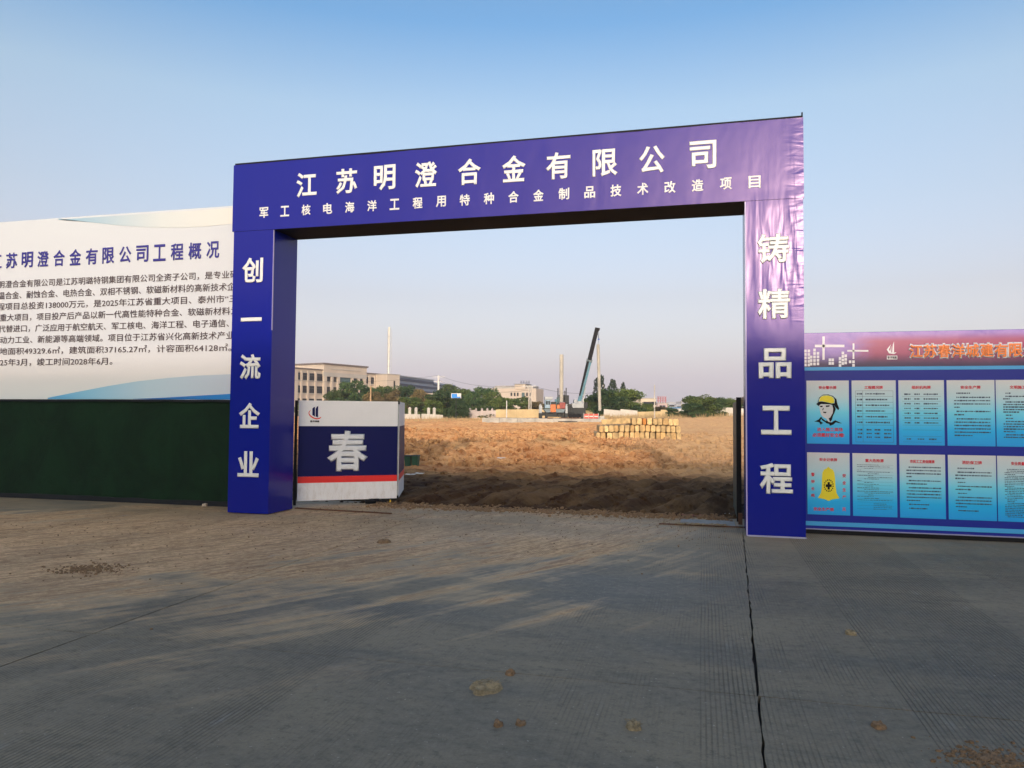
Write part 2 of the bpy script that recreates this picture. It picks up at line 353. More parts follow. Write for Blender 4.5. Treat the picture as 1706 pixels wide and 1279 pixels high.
def dirt_mat():
    m, n, l, b = new_mat('site_soil'); P = pos(n); s = n.new('ShaderNodeSeparateXYZ'); l.new(P, s.inputs[0])
    X, Y = s.outputs['X'], s.outputs['Y']
    big = noise(n, l, mapped(n, l, P, (.35, .9, 1)), .22, 6, .62, .4)
    mid = noise(n, l, mapped(n, l, P, (.8, 1.5, 1)), 1.1, 6, .68, .3)
    fine = noise(n, l, P, 6, 6, .72)
    col = mixc(n, l, sstep(n, l, big, .35, .65), (.52, .25, .10), (.64, .39, .18))
    col = mixc(n, l, mth(n, l, 'MULTIPLY', sstep(n, l, mid, .42, .68), .6), col, (.42, .17, .065))
    col = mixc(n, l, mth(n, l, 'MULTIPLY', sstep(n, l, fine, .42, .75), .5), col, (.66, .45, .24))
    med = noise(n, l, mapped(n, l, P, (1, 1.3, 1)), 2.3, 5, .75, .2)
    col = mixc(n, l, mth(n, l, 'MULTIPLY', sstep(n, l, med, .50, .64), .85), col, (.24, .085, .025))
    lo = noise(n, l, mapped(n, l, P, (.5, 1.2, 1), (5, 2, 0)), .35, 5, .65, .6)
    col = mixc(n, l, mth(n, l, 'MULTIPLY', sstep(n, l, lo, .55, .68), .55), col, (.22, .095, .04))
    col = mixc(n, l, mth(n, l, 'MULTIPLY', sstep(n, l, med, .46, .34), .7), col, (.70, .42, .20))
    # trampled paler strip to the right of the stack and in the far field
    pale = mth(n, l, 'MULTIPLY', sstep(n, l, mth(n, l, 'ADD', X, mth(n, l, 'MULTIPLY', Y, .12)), -.5, 4), .65)
    pale2 = mth(n, l, 'MULTIPLY', mth(n, l, 'MULTIPLY', sstep(n, l, Y, 60, 95), sstep(n, l, X, -15, 0)), .5)
    col = mixc(n, l, mth(n, l, 'MAXIMUM', pale, pale2), col, mixc(n, l, fine, (.34, .215, .105), (.58, .42, .25)))
    # damp dark mud by the entrance
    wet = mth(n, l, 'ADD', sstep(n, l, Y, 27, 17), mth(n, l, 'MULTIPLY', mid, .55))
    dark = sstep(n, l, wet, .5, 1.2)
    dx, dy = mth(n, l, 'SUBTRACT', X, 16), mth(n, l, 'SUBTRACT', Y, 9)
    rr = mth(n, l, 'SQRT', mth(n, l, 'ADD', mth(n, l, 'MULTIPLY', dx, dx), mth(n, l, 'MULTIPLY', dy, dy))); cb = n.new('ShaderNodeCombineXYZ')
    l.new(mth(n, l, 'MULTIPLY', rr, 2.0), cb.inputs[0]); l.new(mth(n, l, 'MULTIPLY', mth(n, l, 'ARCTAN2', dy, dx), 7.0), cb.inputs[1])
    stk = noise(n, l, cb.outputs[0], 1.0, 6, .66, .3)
    mud = mixc(n, l, sstep(n, l, stk, .44, .60), (.004, .003, .002), (.088, .062, .035))  # dusty streaks along the ruts, which also paint in their light and shade
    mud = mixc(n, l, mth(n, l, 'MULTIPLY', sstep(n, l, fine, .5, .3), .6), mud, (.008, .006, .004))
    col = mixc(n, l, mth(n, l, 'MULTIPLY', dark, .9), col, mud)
    l.new(col, b.inputs['Base Color'])
    b.inputs['Roughness'].default_value = .95; b.inputs['Specular IOR Level'].default_value = .15; b.inputs['Diffuse Roughness'].default_value = 1
    h = mth(n, l, 'ADD', mth(n, l, 'MULTIPLY', fine, .10), mth(n, l, 'MULTIPLY', noise(n, l, P, 25, 4, .7), .03))
    x = n.new('ShaderNodeBump'); x.inputs['Strength'].default_value = .8; x.inputs['Distance'].default_value = 1
    l.new(h, x.inputs['Height']); l.new(x.outputs[0], b.inputs['Normal'])
    return m
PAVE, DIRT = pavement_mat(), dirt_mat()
BLUE = film('royal_blue_film', (.002, .011, .25), .23, .37)
BLUE_BACK = film('blue_film_back', (.018, .015, .13), .5)
WHITEP = film('white_print', (.80, .80, .78), .40)
BLACKM = mat('black_steel', (.006, .006, .008), .65, spec=.2)
STEEL = mat('galvanised_steel', (.42, .43, .44), .42, .2, 3, metal=.6)
CONC = mat('pale_concrete', (.46, .43, .38), .85, .2, 1.2, bmp=.3)
RUST = mat('rusty_steel', (.11, .05, .025), .8, .3, 5, bmp=.4)

# ------------------------------------------------------------------ pavement of cast slabs
pave = MB().box((-60, -60, -.30), (60, 13.35, -.045)).build('pavement', mat('joint_filler', (.03, .028, .025), .95), None, kind='structure')
def joint_x(k, y): return .30+4.97*k+(.038*(y-4) if k == 0 else .0)
XJ = list(range(-7, 7)); YJ = [-19.3, -13.2, -7.1, -1.0, 5.02, 12.42, 13.55]
def edge_noise(t, amp, seed): return amp*2*float(fbm(np.array([t*7.1]), np.array([seed*3.3]), 4, seed)[0])
for a in range(len(XJ)-1):
    for c in range(len(YJ)-1):
        y0, y1 = YJ[c], YJ[c+1]; k0, k1 = XJ[a], XJ[a+1]
        near = abs(k0) < 3 and c >= 3
        ny, nx = (60, 24) if near else (2, 2)
        ring = []
        def gx(k, y):
            w = .011 if k == -1 else .007
            if k == 0: w = .003+.007*max(0, 1-abs(y-5.6)/1.6)
            return w
        def yj(i, x): return YJ[i] + (0 if i != len(YJ)-1 else .35*float(fbm(np.array([x*.5]), np.array([2.2]), 4, 5)[0])-.05*x)
        for i in range(nx):
            x = joint_x(k0, y0)+(joint_x(k1, y0)-joint_x(k0, y0))*i/nx
            ring.append((x, yj(c, x)+.005+edge_noise(x, .006, c*2+1)))
        for i in range(ny):
            y = y0+(y1-y0)*i/ny; amp = .006 if k1 else .007; ring.append((joint_x(k1, y)-gx(k1, y)+edge_noise(y, amp, k1*2+40) - (.01 if (not k1 and vnoise(np.array([y*9.]), np.array([1.]), 3)[0] > .72) else 0), max(y, y0+.006)))
        for i in range(nx):
            x = joint_x(k1, y1)+(joint_x(k0, y1)-joint_x(k1, y1))*i/nx
            ring.append((x, yj(c+1, x)-.005+edge_noise(x, .006, c*2+2)))
        for i in range(ny):
            y = y1+(y0-y1)*i/ny; amp = .006 if k0 else .007; ring.append((joint_x(k0, y)+gx(k0, y)+edge_noise(y, amp, k0*2+41)+ (.008 if (not k0 and vnoise(np.array([y*8.]), np.array([5.]), 9)[0] > .75) else 0), min(y, y1-.006)))
        n_ = len(ring); mb = MB(); dz = random.uniform(-.003, .003)
        mb.add([(x, y, dz) for x, y in ring]+[(x, y, -.2) for x, y in ring], [tuple(range(n_))]+[(i, (i+1) % n_, n_+(i+1) % n_, n_+i) for i in range(n_)])
        mb.build('slab', PAVE, pave)

# ------------------------------------------------------------------ the soil of the site, out to the horizon
def axis(lo, hi, steps):
    """graded coordinates: steps = [(from, to, spacing)]"""
    out = []
    for a, b, s in steps: out += list(np.arange(a, b, s))
    return np.array(sorted(set([round(v, 3) for v in out]+[lo, hi])))
ys = list(np.array([-2500., -1200, -600, -250, -100, -40, 0, 8, 12, 12.9, 13.1, 13.2]))
y = 13.25
while y < 135: ys.append(y); y += max(.085, .0062*(y-3))
while y < 3000: ys.append(y); y *= 1.12
ys.append(3200); ys = np.array(ys)
xs = axis(-3200, 3200, [(-3000, -400, 400), (-400, -80, 40), (-80, -32, 1.0), (-32, -15, .30), (-15, 5, .10), (5, 14, .30), (14, 40, 1.0), (40, 400, 40), (400, 3000, 400)])
GX, GY = np.meshgrid(xs, ys)
H = base_height(GX, GY)
inside = smooth(GY, 13.1, 14.7)
amp = np.clip(1.0-smooth(GY, 34, 95)*.15, 0, 1)*(1-smooth(GY, 110, 135)*.9)*(1-smooth(np.abs(GX+10), 45, 80)*.8)
H = H + inside*amp*(.16*fbm(GX*.22, GY*.30, 4, 3) + .22*fbm(GX*.8, GY*1.2, 4, 8) + .26*fbm(GX*1.9, GY*2.3, 3, 12)*(.55+smooth(GY, 18, 40)*.75))
# wheel ruts in the entrance, heading in and swinging to the right
rr = np.sqrt((GX-16)**2+(GY-9)**2); ruts = np.abs(np.sin(rr*4.6+2*fbm(GX*.35, GY*.35, 3, 21)))
H += inside*(1-smooth(GY, 22, 34))*smooth(GX, -9, -3.5)*(ruts-.6)*.22*(.5+1.2*vnoise(GX*.5, GY*.5, 31))
# heaps of turned soil in the middle distance on the left, a low windrow across
H += .85*np.exp(-((GX+20)/7)**2-((GY-46)/3.0)**2)*(1+.9*fbm(GX*1.1, GY*1.1, 4, 40))
H += .30*np.exp(-((GX+12)/3.2)**2-((GY-27)/3.0)**2)*(1+1.4*fbm(GX*1.6, GY*1.6, 4, 44))
H += .40*np.exp(-((GY-34-2*fbm(GX*.15, GY*0, 2, 50))/1.6)**2)*smooth(-GX, 2, 8)*(1+1.5*fbm(GX*1.4, GY*1.4, 4, 52))
hr = random.Random(12)
for _ in range(70):
    yy = hr.uniform(27, 88); xx = -.25*yy+hr.uniform(-.36, .30)*yy; ww = hr.uniform(.5, 1.8); hh = hr.uniform(.10, .38)
    H += hh*np.exp(-((GX-xx)/ww)**2-((GY-yy)/(ww*.7))**2)*(1+1.2*fbm(GX*1.8, GY*1.8, 3, 45))
H = H*inside + (1-inside)*(-.33) + inside*(.00)
H = np.where(GY < 13.15, -.33, H-(1-inside)*0)
H = np.where((GY >= 13.15) & (GY < 14.7), H+(1-inside)*.31, H)
H += np.where((GY > 13.15) & (GY < 40), .07*fbm(GX*5.5, GY*6.5, 3, 66), 0)
far_ = smooth(np.maximum(np.abs(GX), np.abs(GY)), 150, 400); H = H*(1-far_)+(-.6)*far_
nx_, ny_ = len(xs), len(ys)
V = np.stack([GX, GY, H], -1).reshape(-1, 3)
ii = np.arange(ny_-1)[:, None]*nx_+np.arange(nx_-1)[None]; Fq = np.stack([ii, ii+1, ii+nx_+1, ii+nx_], -1).reshape(-1, 4)
me = bpy.data.meshes.new('dirt_ground'); me.vertices.add(len(V)); me.vertices.foreach_set('co', V.astype(np.float32).ravel())
me.loops.add(Fq.size); me.loops.foreach_set('vertex_index', Fq.ravel().astype(np.int32)); me.polygons.add(len(Fq))
me.polygons.foreach_set('loop_start', np.arange(0, Fq.size, 4, dtype=np.int32)); me.polygons.foreach_set('loop_total', np.full(len(Fq), 4, np.int32))
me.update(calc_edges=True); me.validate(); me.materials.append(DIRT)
me.polygons.foreach_set('use_smooth', np.ones(len(Fq), bool))
go = bpy.data.objects.new('dirt_ground', me); COL.objects.link(go); props(go, kind='structure')
def soil_z(x, y):
    i = np.clip(np.searchsorted(xs, x)-1, 0, nx_-2); j = np.clip(np.searchsorted(ys, y)-1, 0, ny_-2)
    fx, fy = (x-xs[i])/(xs[i+1]-xs[i]), (y-ys[j])/(ys[j+1]-ys[j])
    return float((H[j, i]*(1-fx)+H[j, i+1]*fx)*(1-fy)+(H[j+1, i]*(1-fx)+H[j+1, i+1]*fx)*fy)

# clods and stones: loose lumps, uncountable
def lump(mb, c, r, flat=.6):
    c = Vector(c); ph = random.random()*6.28; k = len(mb.v)
    ring = [(1, 0), (.31, .95), (-.81, .59), (-.81, -.59), (.31, -.95)]
    for zz, sc in ((-.35, .95), (.35, .8)):
        for x, y in ring:
            q = random.uniform(.7, 1.25)*sc; mb.v.append(c+Vector(((x*math.cos(ph)-y*math.sin(ph))*r*q, (x*math.sin(ph)+y*math.cos(ph))*r*q, zz*r*flat*2*random.uniform(.8, 1.2)+r*.2)))
    mb.v.append(c+Vector((random.uniform(-.2, .2)*r, random.uniform(-.2, .2)*r, r*flat*1.5)))
    for j in range(5):
        a, b = k+j, k+(j+1) % 5; mb.f.append((a, b, b+5, a+5)); mb.f.append((a+5, b+5, k+10))
mb = MB()
for _ in range(3800):
    y = 13.7+ (random.random()**1.7)*55; x = -.25*y+random.uniform(-.42, .34)*y
    if x > 8 and y < 20: continue
    r = random.choice((.012, .018, .025, .045))*random.uniform(.6, 1.3)*(1+y/45)
    if y > 20 and fbm(np.array([x*.3]), np.array([y*.3]), 3, 61)[0] < -.08: continue
    lump(mb, (x, y, soil_z(x, y)), r)
for _ in range(9000):
    y = 24+46*random.random()**1.3; x = -.25*y+random.uniform(-.40, .32)*y
    if x > 12: continue
    lump(mb, (x, y, soil_z(x, y)), random.choice((.04, .05, .07, .12))*random.uniform(.6, 1.2)*(1+y/70), .7)
mb.build('soil_clods', DIRT, None, kind='stuff')
CRUMB = mat('dried_mud', (.21, .13, .068), .95, .35, 30)
mb = MB()
for _ in range(4200):
    if random.random() < .72:
        y = 13.6-abs(random.gauss(0, 1.7)); x = random.uniform(-7.0, .4)
    else:
        r = random.gauss(6.2, 1.6); t = random.uniform(-1.75, -.35); x, y = -9.8+r*math.cos(t), 14.6+r*math.sin(t)
    if y < 3: continue
    lump(mb, (x, y, .002), random.choice((.003, .003, .005, .010))*random.uniform(.5, 1.4), .45)
for _ in range(2600):
    x = random.uniform(-6.2, .5); y = 13.55+random.gauss(0, .22)-.05*x*0; lump(mb, (x, y, .0), random.choice((.008, .012, .02, .035))*random.uniform(.6, 1.3), .5)
mb.build('mud_crumbs', CRUMB, None, kind='stuff')
# the larger cakes of dried mud lying on the slabs
STRAW = mat('straw_and_mud', (.27, .21, .12), .95, .4, 25)
for (px, py, r, lab, m_, cnt) in (
    (810, 1147, .105, 'largest straw coloured cake of dried mud on the concrete, front centre', STRAW, 150),
    (850, 1123, .035, 'small brown clod just behind the big straw coloured mud cake', CRUMB, 30),
    (1056, 1212, .045, 'flat olive brown mud patch on concrete near the bottom, left of the long crack', STRAW, 45),
    (1418, 1056, .045, 'lone pale clod on concrete in front of the blue notice board', STRAW, 25),
    (1463, 1211, .04, 'small dark clod right of the long crack near the bottom edge', CRUMB, 25),
    (1650, 1265, .12, 'brown smear of crumbled mud at the bottom right corner', CRUMB, 110),
    (640, 903, .10, 'dark clod on the muddy concrete in front of the white gate leaf', CRUMB, 30),
    (150, 948, .22, 'scattered brown mud crumbs in front of the green fence at far left', CRUMB, 150),
    (830, 1208, .03, 'small dark mud spot below the big straw coloured cake', CRUMB, 18),
    (868, 1206, .03, 'faint dark mud spot, right one of two below the big cake', CRUMB, 18)):
    c = gnd(px, py); mb = MB(); nr, na = 6, 26; sd_ = px*.13; mb.v.append(Vector((c.x, c.y, .014+r*.22)))
    for a in range(1, nr+1):
        for b_ in range(na):
            t = b_/na*6.2832; edge = .72+.55*(float(fbm(np.array([math.cos(t)*1.6+sd_]), np.array([math.sin(t)*1.6]), 4, 33)[0])+.5)-.1
            q = r*edge*a/nr; x, y = c.x+q*math.cos(t)*1.1, c.y+q*math.sin(t)*1.35
            z = (1-(a/nr)**2)*r*.22+.016*(1 if a < nr else -.1)*(.3+1.4*vnoise(np.array([x*55]), np.array([y*55]), 5)[0])
            mb.v.append(Vector((x, y, float(z))))
    for b_ in range(na): mb.f.append((0, 1+b_, 1+(b_+1) % na))
    for a in range(nr-1):
        for b_ in range(na): u0, u1 = 1+a*na+b_, 1+a*na+(b_+1) % na; mb.f.append((u0, u1, u1+na, u0+na))
    if r > .11:
        mb = MB()
        for _ in range(700):
            a = random.random()*6.28; q = abs(random.gauss(0, .55))*r*1.3; lump(mb, (c.x+q*math.cos(a)*1.6, c.y+q*math.sin(a)*1.1, .0), random.choice((.004, .006, .010, .016))*random.uniform(.6, 1.2), .5)
    if m_ is STRAW:
        for _ in range(cnt//2):
            a = random.random()*6.28; q = r*random.random(); x, y = c.x+q*math.cos(a), c.y+q*math.sin(a)*1.3; t = random.random()*3.14; L = random.uniform(.02, .05)
            mb.bar((x, y, .02), (x+L*math.cos(t), y+L*math.sin(t), .024), .003, .002)
    if r > .11: mb.build('mud_crumbs', m_, None, kind='stuff')
    else: o = mb.build('mud_cake', m_); props(o, lab, 'mud', 'mud cakes on the concrete')
# red dye spilt on the threshold
c = gnd(1152, 858); mb = MB(); pts = []
for i in range(36):
    a = i/36*6.283; q = .5+.5*abs(float(fbm(np.array([a*1.6]), np.array([.3]), 4, 71)[0]))*2+.12*math.sin(3*a)
    pts.append((c.x+.36*q*math.cos(a), c.y+.22*q*math.sin(a), .008))
mb.add(pts, [tuple(range(36))]); o = mb.build('paint_stain', mat('red_dye', (.22, .055, .04), .85, .5, 18)); props(o, 'dull red paint stain on the threshold slab by the right pillar', 'stain')

# ------------------------------------------------------------------ the gate arch
GY0, GX0, GX1, GH, PW, GD, BH = 11.61, -8.075, 1.452, 6.19, .81, .80, 1.215
arch = thing('gate_arch', 'tall royal blue banner clad entrance arch with white Chinese lettering', 'gate arch', (GX0, GY0, 0))
fg = Frame((0, GY0), (1, GY0))
def sheet_box(x0, x1, z0, z1, y0, y1, amp, top_wave=0):
    """film stretched over a box frame: the front is a fine grid that sags and billows"""
    nx = max(8, int((x1-x0)/.12)); nz = max(8, int((z1-z0)/.12)); xs_ = np.linspace(x0, x1, nx+1); zs_ = np.linspace(z0, z1, nz+1)
    mb = MB(); k = {}
    for j, z in enumerate(zs_):
        for i, x in enumerate(xs_):
            ed = min(1, 6*min((x-x0)/(x1-x0), (x1-x)/(x1-x0), (z-z0)/(z1-z0), (z1-z)/(z1-z0))) if amp else 0
            dyy = amp*float(fbm(np.array([x*1.3]), np.array([z*1.1]), 3, 90)[0])*ed
            zz = z
            if j == nz: zz -= top_wave*(.5+float(fbm(np.array([x*1.9]), np.array([.5]), 4, 92)[0])*1.6)
            k[i, j] = len(mb.v); mb.v.append(Vector((x, y0-dyy, zz)))
    for j in range(nz):
        for i in range(nx): mb.f.append((k[i, j], k[i+1, j], k[i+1, j+1], k[i, j+1]))
    b0 = len(mb.v); mb.v += [Vector((x0, y1, z0)), Vector((x1, y1, z0)), Vector((x1, y1, z1-top_wave*.5)), Vector((x0, y1, z1-top_wave*.5))]
    mb.f.append((b0+3, b0+2, b0+1, b0))
    mb.f.append(tuple(k[i, 0] for i in range(nx, -1, -1))+(b0, b0+1)); mb.f.append(tuple(k[i, nz] for i in range(nx+1))+(b0+2, b0+3))
    mb.f.append(tuple(k[0, j] for j in range(nz+1))+(b0+3, b0)); mb.f.append(tuple(k[nx, j] for j in range(nz, -1, -1))+(b0+1, b0+2))
    return mb
sheet_box(GX0-.02, GX1+.012, GH-BH, GH-.012, GY0-.006, GY0+GD, .004, .014).build('beam_cover', BLUE, arch)
sheet_box(GX0+.012, GX0+PW, .012, GH-BH-.004, GY0, GY0+GD-.01, .004).build('pillar_cover', BLUE, arch)
sheet_box(GX1-PW, GX1, .012, GH-BH-.004, GY0, GY0+GD-.01, .004).build('pillar_cover', BLUE, arch)
mb = MB()
for y in (GY0+.0, GY0+GD-.03): mb.bar((GX0, y+.02, GH), (GX1, y+.02, GH), .03)
for x in (GX0+.015, GX1-.015): mb.bar((x, GY0+.02, GH), (x, GY0+GD, GH), .03)
mb.box((GX1-.012, GY0-.004, GH-.1), (GX1+.006, GY0+.03, GH+.06))
mb.build('frame_tube', BLACKM, arch)
MB().box((GX0+PW+.002, GY0+.004, GH-BH-.006), (GX1-PW-.002, GY0+GD-.01, GH-BH-.001)).build('beam_soffit', BLACKM, arch)
mb = MB().box((GX1-PW-.012, GY0-.008, .01), (GX1-PW+.006, GY0+.03, GH-BH-.01)); mb.build('edge_trim', film('lilac_trim', (.42, .38, .62), .4, wr=0), arch)
MB().box((GX0+PW-.006, GY0-.004, 3.2), (GX0+PW+.003, GY0+.02, GH-BH-.01)).build('edge_trim', bpy.data.materials['lilac_trim'], arch)
MB().box((GX1-PW, GY0-.006, .0), (GX1+.008, GY0+.02, .022)).build('bottom_hem', film('pale_hem', (.35, .35, .5), .5, wr=0), arch)
# lettering
t1 = '江苏明澄合金有限公司'; pxs = [511, 578, 641, 710, 782, 856, 930, 1008, 1086, 1171]; pyt = [308, 302, 296, 291, 286, 281, 276, 271, 266, 258]
glyph_rows([(c, *fg.px(x, y), .40, .44) for c, x, y in zip(t1, pxs, pyt)], WHITEP, arch, fg, .009, .030)
t2 = '军工核电海洋工程用特种合金制品技术改造项目'; a, b = fg.px(440, 354), fg.px(1257, 303)
glyph_rows([(c, a[0]+(b[0]-a[0])*i/(len(t2)-1), a[1]+(b[1]-a[1])*i/(len(t2)-1), .175, .19) for i, c in enumerate(t2)], WHITEP, arch, fg, .009, .030)
for t, pts, w in (('创一流企业', [(421, 450), (419, 532), (417, 611), (416, 692), (414, 773)], .42), ('铸精品工程', [(1288, 414), (1289, 506), (1291, 605), (1293, 700), (1293, 797)], .46)):
    glyph_rows([(c, *fg.px(*p), w*(.92 if c == '工' else 1), .45*(.95 if c in '工一' else 1)) for c, p in zip(t, pts)], WHITEP, arch, fg, .009, .034)

# ------------------------------------------------------------------ white folding gate, open to the inside
WLEAF = mat('white_painted_sheet', (.86, .85, .87), .42, .03, 1.2)
LBLUE = mat('navy_print', (.003, .005, .085), .5, .04, spec=.2); LRED = mat('red_print', (.80, .022, .02), .45, .04)
_n, _l = WLEAF.node_tree.nodes, WLEAF.node_tree.links; _b = _n['Principled BSDF']; _src = _b.inputs['Base Color'].links[0].from_socket
_P = pos(_n); _s = _n.new('ShaderNodeSeparateXYZ'); _l.new(_P, _s.inputs[0])
_d = mth(_n, _l, 'MULTIPLY', sstep(_n, _l, _s.outputs['Z'], .75, .08), sstep(_n, _l, noise(_n, _l, mapped(_n, _l, _P, (2.5, 2.5, .8)), 5, 6, .75), .42, .68))
_l.new(mixc(_n, _l, mth(_n, _l, 'MULTIPLY', _d, .32), _src, (.36, .27, .18)), _b.inputs['Base Color'])
leafA, leafB, leafC = (-7.40, 12.80), (-5.80, 13.86), (-6.38, 15.55)
gl = thing('folding_gate', 'white and navy folding site gate with a large white character, left of the entrance', 'gate', (leafA[0], leafA[1], 0), 'gates of the entrance')
fl = Frame(leafA, leafB); fb = Frame(leafB, leafC); L = fl.len
zt, zb = 2.0, .10
b_top, r_top, r_bot = (fl.px(600, 709.7)[1]+fl.px(640, 710)[1])/2, fl.px(600, 792.0)[1], fl.px(600, 802.5)[1]
def leaf(fr, L, s0=0):
    panel = MB().fbox(fr, s0, L, zb, zt, -.05, 0).build('panel', WLEAF, gl)
    MB().fbox(fr, s0, L, zb+.50, zb+.505, .001, .0012)
    print_mesh('navy_band', [[(s0+.001, r_top), (L-.001, r_top), (L-.001, b_top), (s0+.001, b_top)]], LBLUE, panel, fr, .003)
    print_mesh('red_band', [[(s0+.001, r_bot), (L-.001, r_bot), (L-.001, r_top-.001), (s0+.001, r_top-.001)]], LRED, panel, fr, .004)
    return panel
p1 = leaf(fl, L-.03); p2 = leaf(fb, fb.len-.03, .03)
for z in (zb, zt): MB().fbox(fl, L-.03, L+.004, z-.05 if z == zt else z, z+.008 if z == zt else z+.05, -.055, .006).build('hinge', BLACKM, gl)
MB().fbox(fl, L-.026, L-.008, zb+.05, zt-.05, -.05, -.002).build('edge_post', STEEL, gl)
MB().fbox(fl, -.07, -.02, .02, 2.0, -.06, -.01).build('hinge_post', BLACKM, gl)
g0 = fl.px(517, 754)[0]
a = fl.px(545, 752); b = fl.px(613, 752)
lettering('春', a[0], b[0], fl.px(579, 785)[1], fl.px(579, 717)[1], mat('white_letter', (.76, .77, .80), .45, .03), gl, fl, .006, .038)
# emblem: two dark towers in a red swoosh
def E(pts, m_, d=.006): return print_mesh('emblem', [[fl.px(480+x/6.09, 660+y/6.09) for x, y in q] for q in pts], m_, gl, fl, d)
E([[(246, 190), (272, 205), (272, 108), (258, 112), (246, 125)], [(279, 205), (303, 213), (305, 95), (292, 108), (279, 125)]], LBLUE, .008)
sw = [(232, 138), (214, 150), (206, 168), (212, 190), (232, 212), (262, 228), (292, 234), (318, 230), (337, 212)]
inn = [(228, 144), (218, 156), (214, 170), (222, 187), (240, 203), (266, 217), (292, 222), (315, 219), (333, 208)]
E([[sw[i], sw[i+1], inn[i+1], inn[i]] for i in range(8)], LRED)
a, b = fl.px(480+222/6.09, 660+264/6.09), fl.px(480+317/6.09, 660+244/6.09)
lettering('春洋城建', a[0], b[0], a[1], b[1], BLACKM, gl, fl, .006, .03)
wh = MB()
for s_ in (L*.72,):
    c = fl.pt(s_, .055, -.03); wh.tube([c-fl.u*.10, c-fl.u*.02, c+fl.u*.02, c+fl.u*.10], .05, 12)
wh.build('wheel', BLACKM, gl)
mb = MB(); c = fl.pt(L*.92, 0, -.02); mb.tube([c, c+Vector((0, 0, .07))], [.022, .016], 8); mb.build('drop_bolt', mat('yellow_paint', (.65, .38, .02), .5), gl)
mb = MB().fbox(fl, L*.70, L*.80, .05, .11, -.07, .0); mb.build('wheel_bracket', BLACKM, gl)
# leaf on the right, seen edge on
gr = thing('folding_gate', 'dark edge of the right gate leaf standing open behind the right pillar', 'gate', (.62, 12.43, 0), 'gates of the entrance')
fr_ = Frame((.585, 12.44), (.60, 14.4))
MB().fbox(fr_, .0, 1.9, .13, 2.0, -.045, 0).build('panel', mat('dark_green_sheet', (.02, .045, .035), .5), gr)
MB().fbox(fr_, -.035, -.003, .10, 2.06, -.055, .02).build('edge_post', BLACKM, gr)
MB().fbox(fr_, .05, .10, .0, .13, -.06, -.01).build('drop_bolt', STEEL, gr)
mb = MB(); mb.fbox(fr_, -.08, .02, .06, .24, -.03, .03); mb.build('hinge', RUST, gr)
# guide track in front of the leaves
mb = MB()
a, b = gnd(492, 847), gnd(652, 856); mb.bar((a.x, a.y, .010), (b.x, b.y, .010), .05, .02); o = mb.build('guide_track', RUST); props(o, 'rusty steel guide strip on the ground before the white gate', 'track', 'steel guide strips')
mb = MB(); a, b = gnd(1098, 873), gnd(1240, 879); mb.bar((a.x, a.y, .009), (b.x, b.y, .009), .04, .018); o = mb.build('guide_track', RUST); props(o, 'dark steel guide strip on the threshold beside the right pillar', 'track', 'steel guide strips')
mb = MB(); mb.box((-.35, 12.50, .001), (.52, 13.15, .012)); o = mb.build('steel_plate', mat('worn_plate', (.17, .17, .165), .55, .25, 6)); props(o, 'flat grey steel plate on the ground behind the right pillar', 'plate')
MB
mb = MB()
for _ in range(150):
    x = random.uniform(-.45, .35); y = 12.44+random.gauss(0, .03); t = random.uniform(-.7, .7); Ls = random.uniform(.03, .10); z = .02+random.random()*.02
    mb.bar((x, y, z), (x+Ls*math.cos(t), y+Ls*math.sin(t), z+.01), .004, .003)
o = mb.build('straw', STRAW, None, kind='stuff')

# ------------------------------------------------------------------ left: billboard over the green net fence
BY = 12.40
bb = thing('billboard', 'wide cream project billboard with navy heading and rows of small print', 'billboard', (-11.5, BY, 2.0))
fbb = Frame((0, BY), (1, BY)); BX0, BX1, BZ0, BZ1 = -17.2, -8.30, 2.0, 5.70
def cream_extra(n, l, s, col):
    P = pos(n); q = n.new('ShaderNodeSeparateXYZ'); l.new(P, q.inputs[0]); return col
CREAM = gradient('cream_banner', [(0, (.74, .78, .78)), (.14, (.80, .78, .77)), (.3, (.63, .655, .69)), (.8, (.62, .65, .69)), (1, (.61, .65, .69))], .42)  # upper stops dulled and blued to offset the warm sunlight falling there
wn_ = CREAM.node_tree
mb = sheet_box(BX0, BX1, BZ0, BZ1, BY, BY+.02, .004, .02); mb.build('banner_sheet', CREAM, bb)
for z in (BZ0+.03, 3.2, 4.5, BZ1-.05): MB().box((BX0, BY+.05, z-.02), (BX1, BY+.09, z+.02)).build('rail', STEEL, bb)
for x in np.arange(BX0+.2, BX1, 1.45): MB().box((x-.03, BY+.1, .0), (x+.03, BY+.16, BZ1-.04)).build('post', STEEL, bb)
def pf(fr, pts): return [fr.px(*p) for p in pts]
def clampz(pts, lo, hi): return [(s, min(max(z, lo), hi)) for s, z in pts]
PB1 = gradient('pale_wave', [(0, (.66, .72, .72)), (.5, (.60, .68, .72)), (1, (.46, .62, .70))], .42)
top = [fbb.px(x, 0)[0] for x in (92, 392)]
def wave(xs_, zf, zt): return
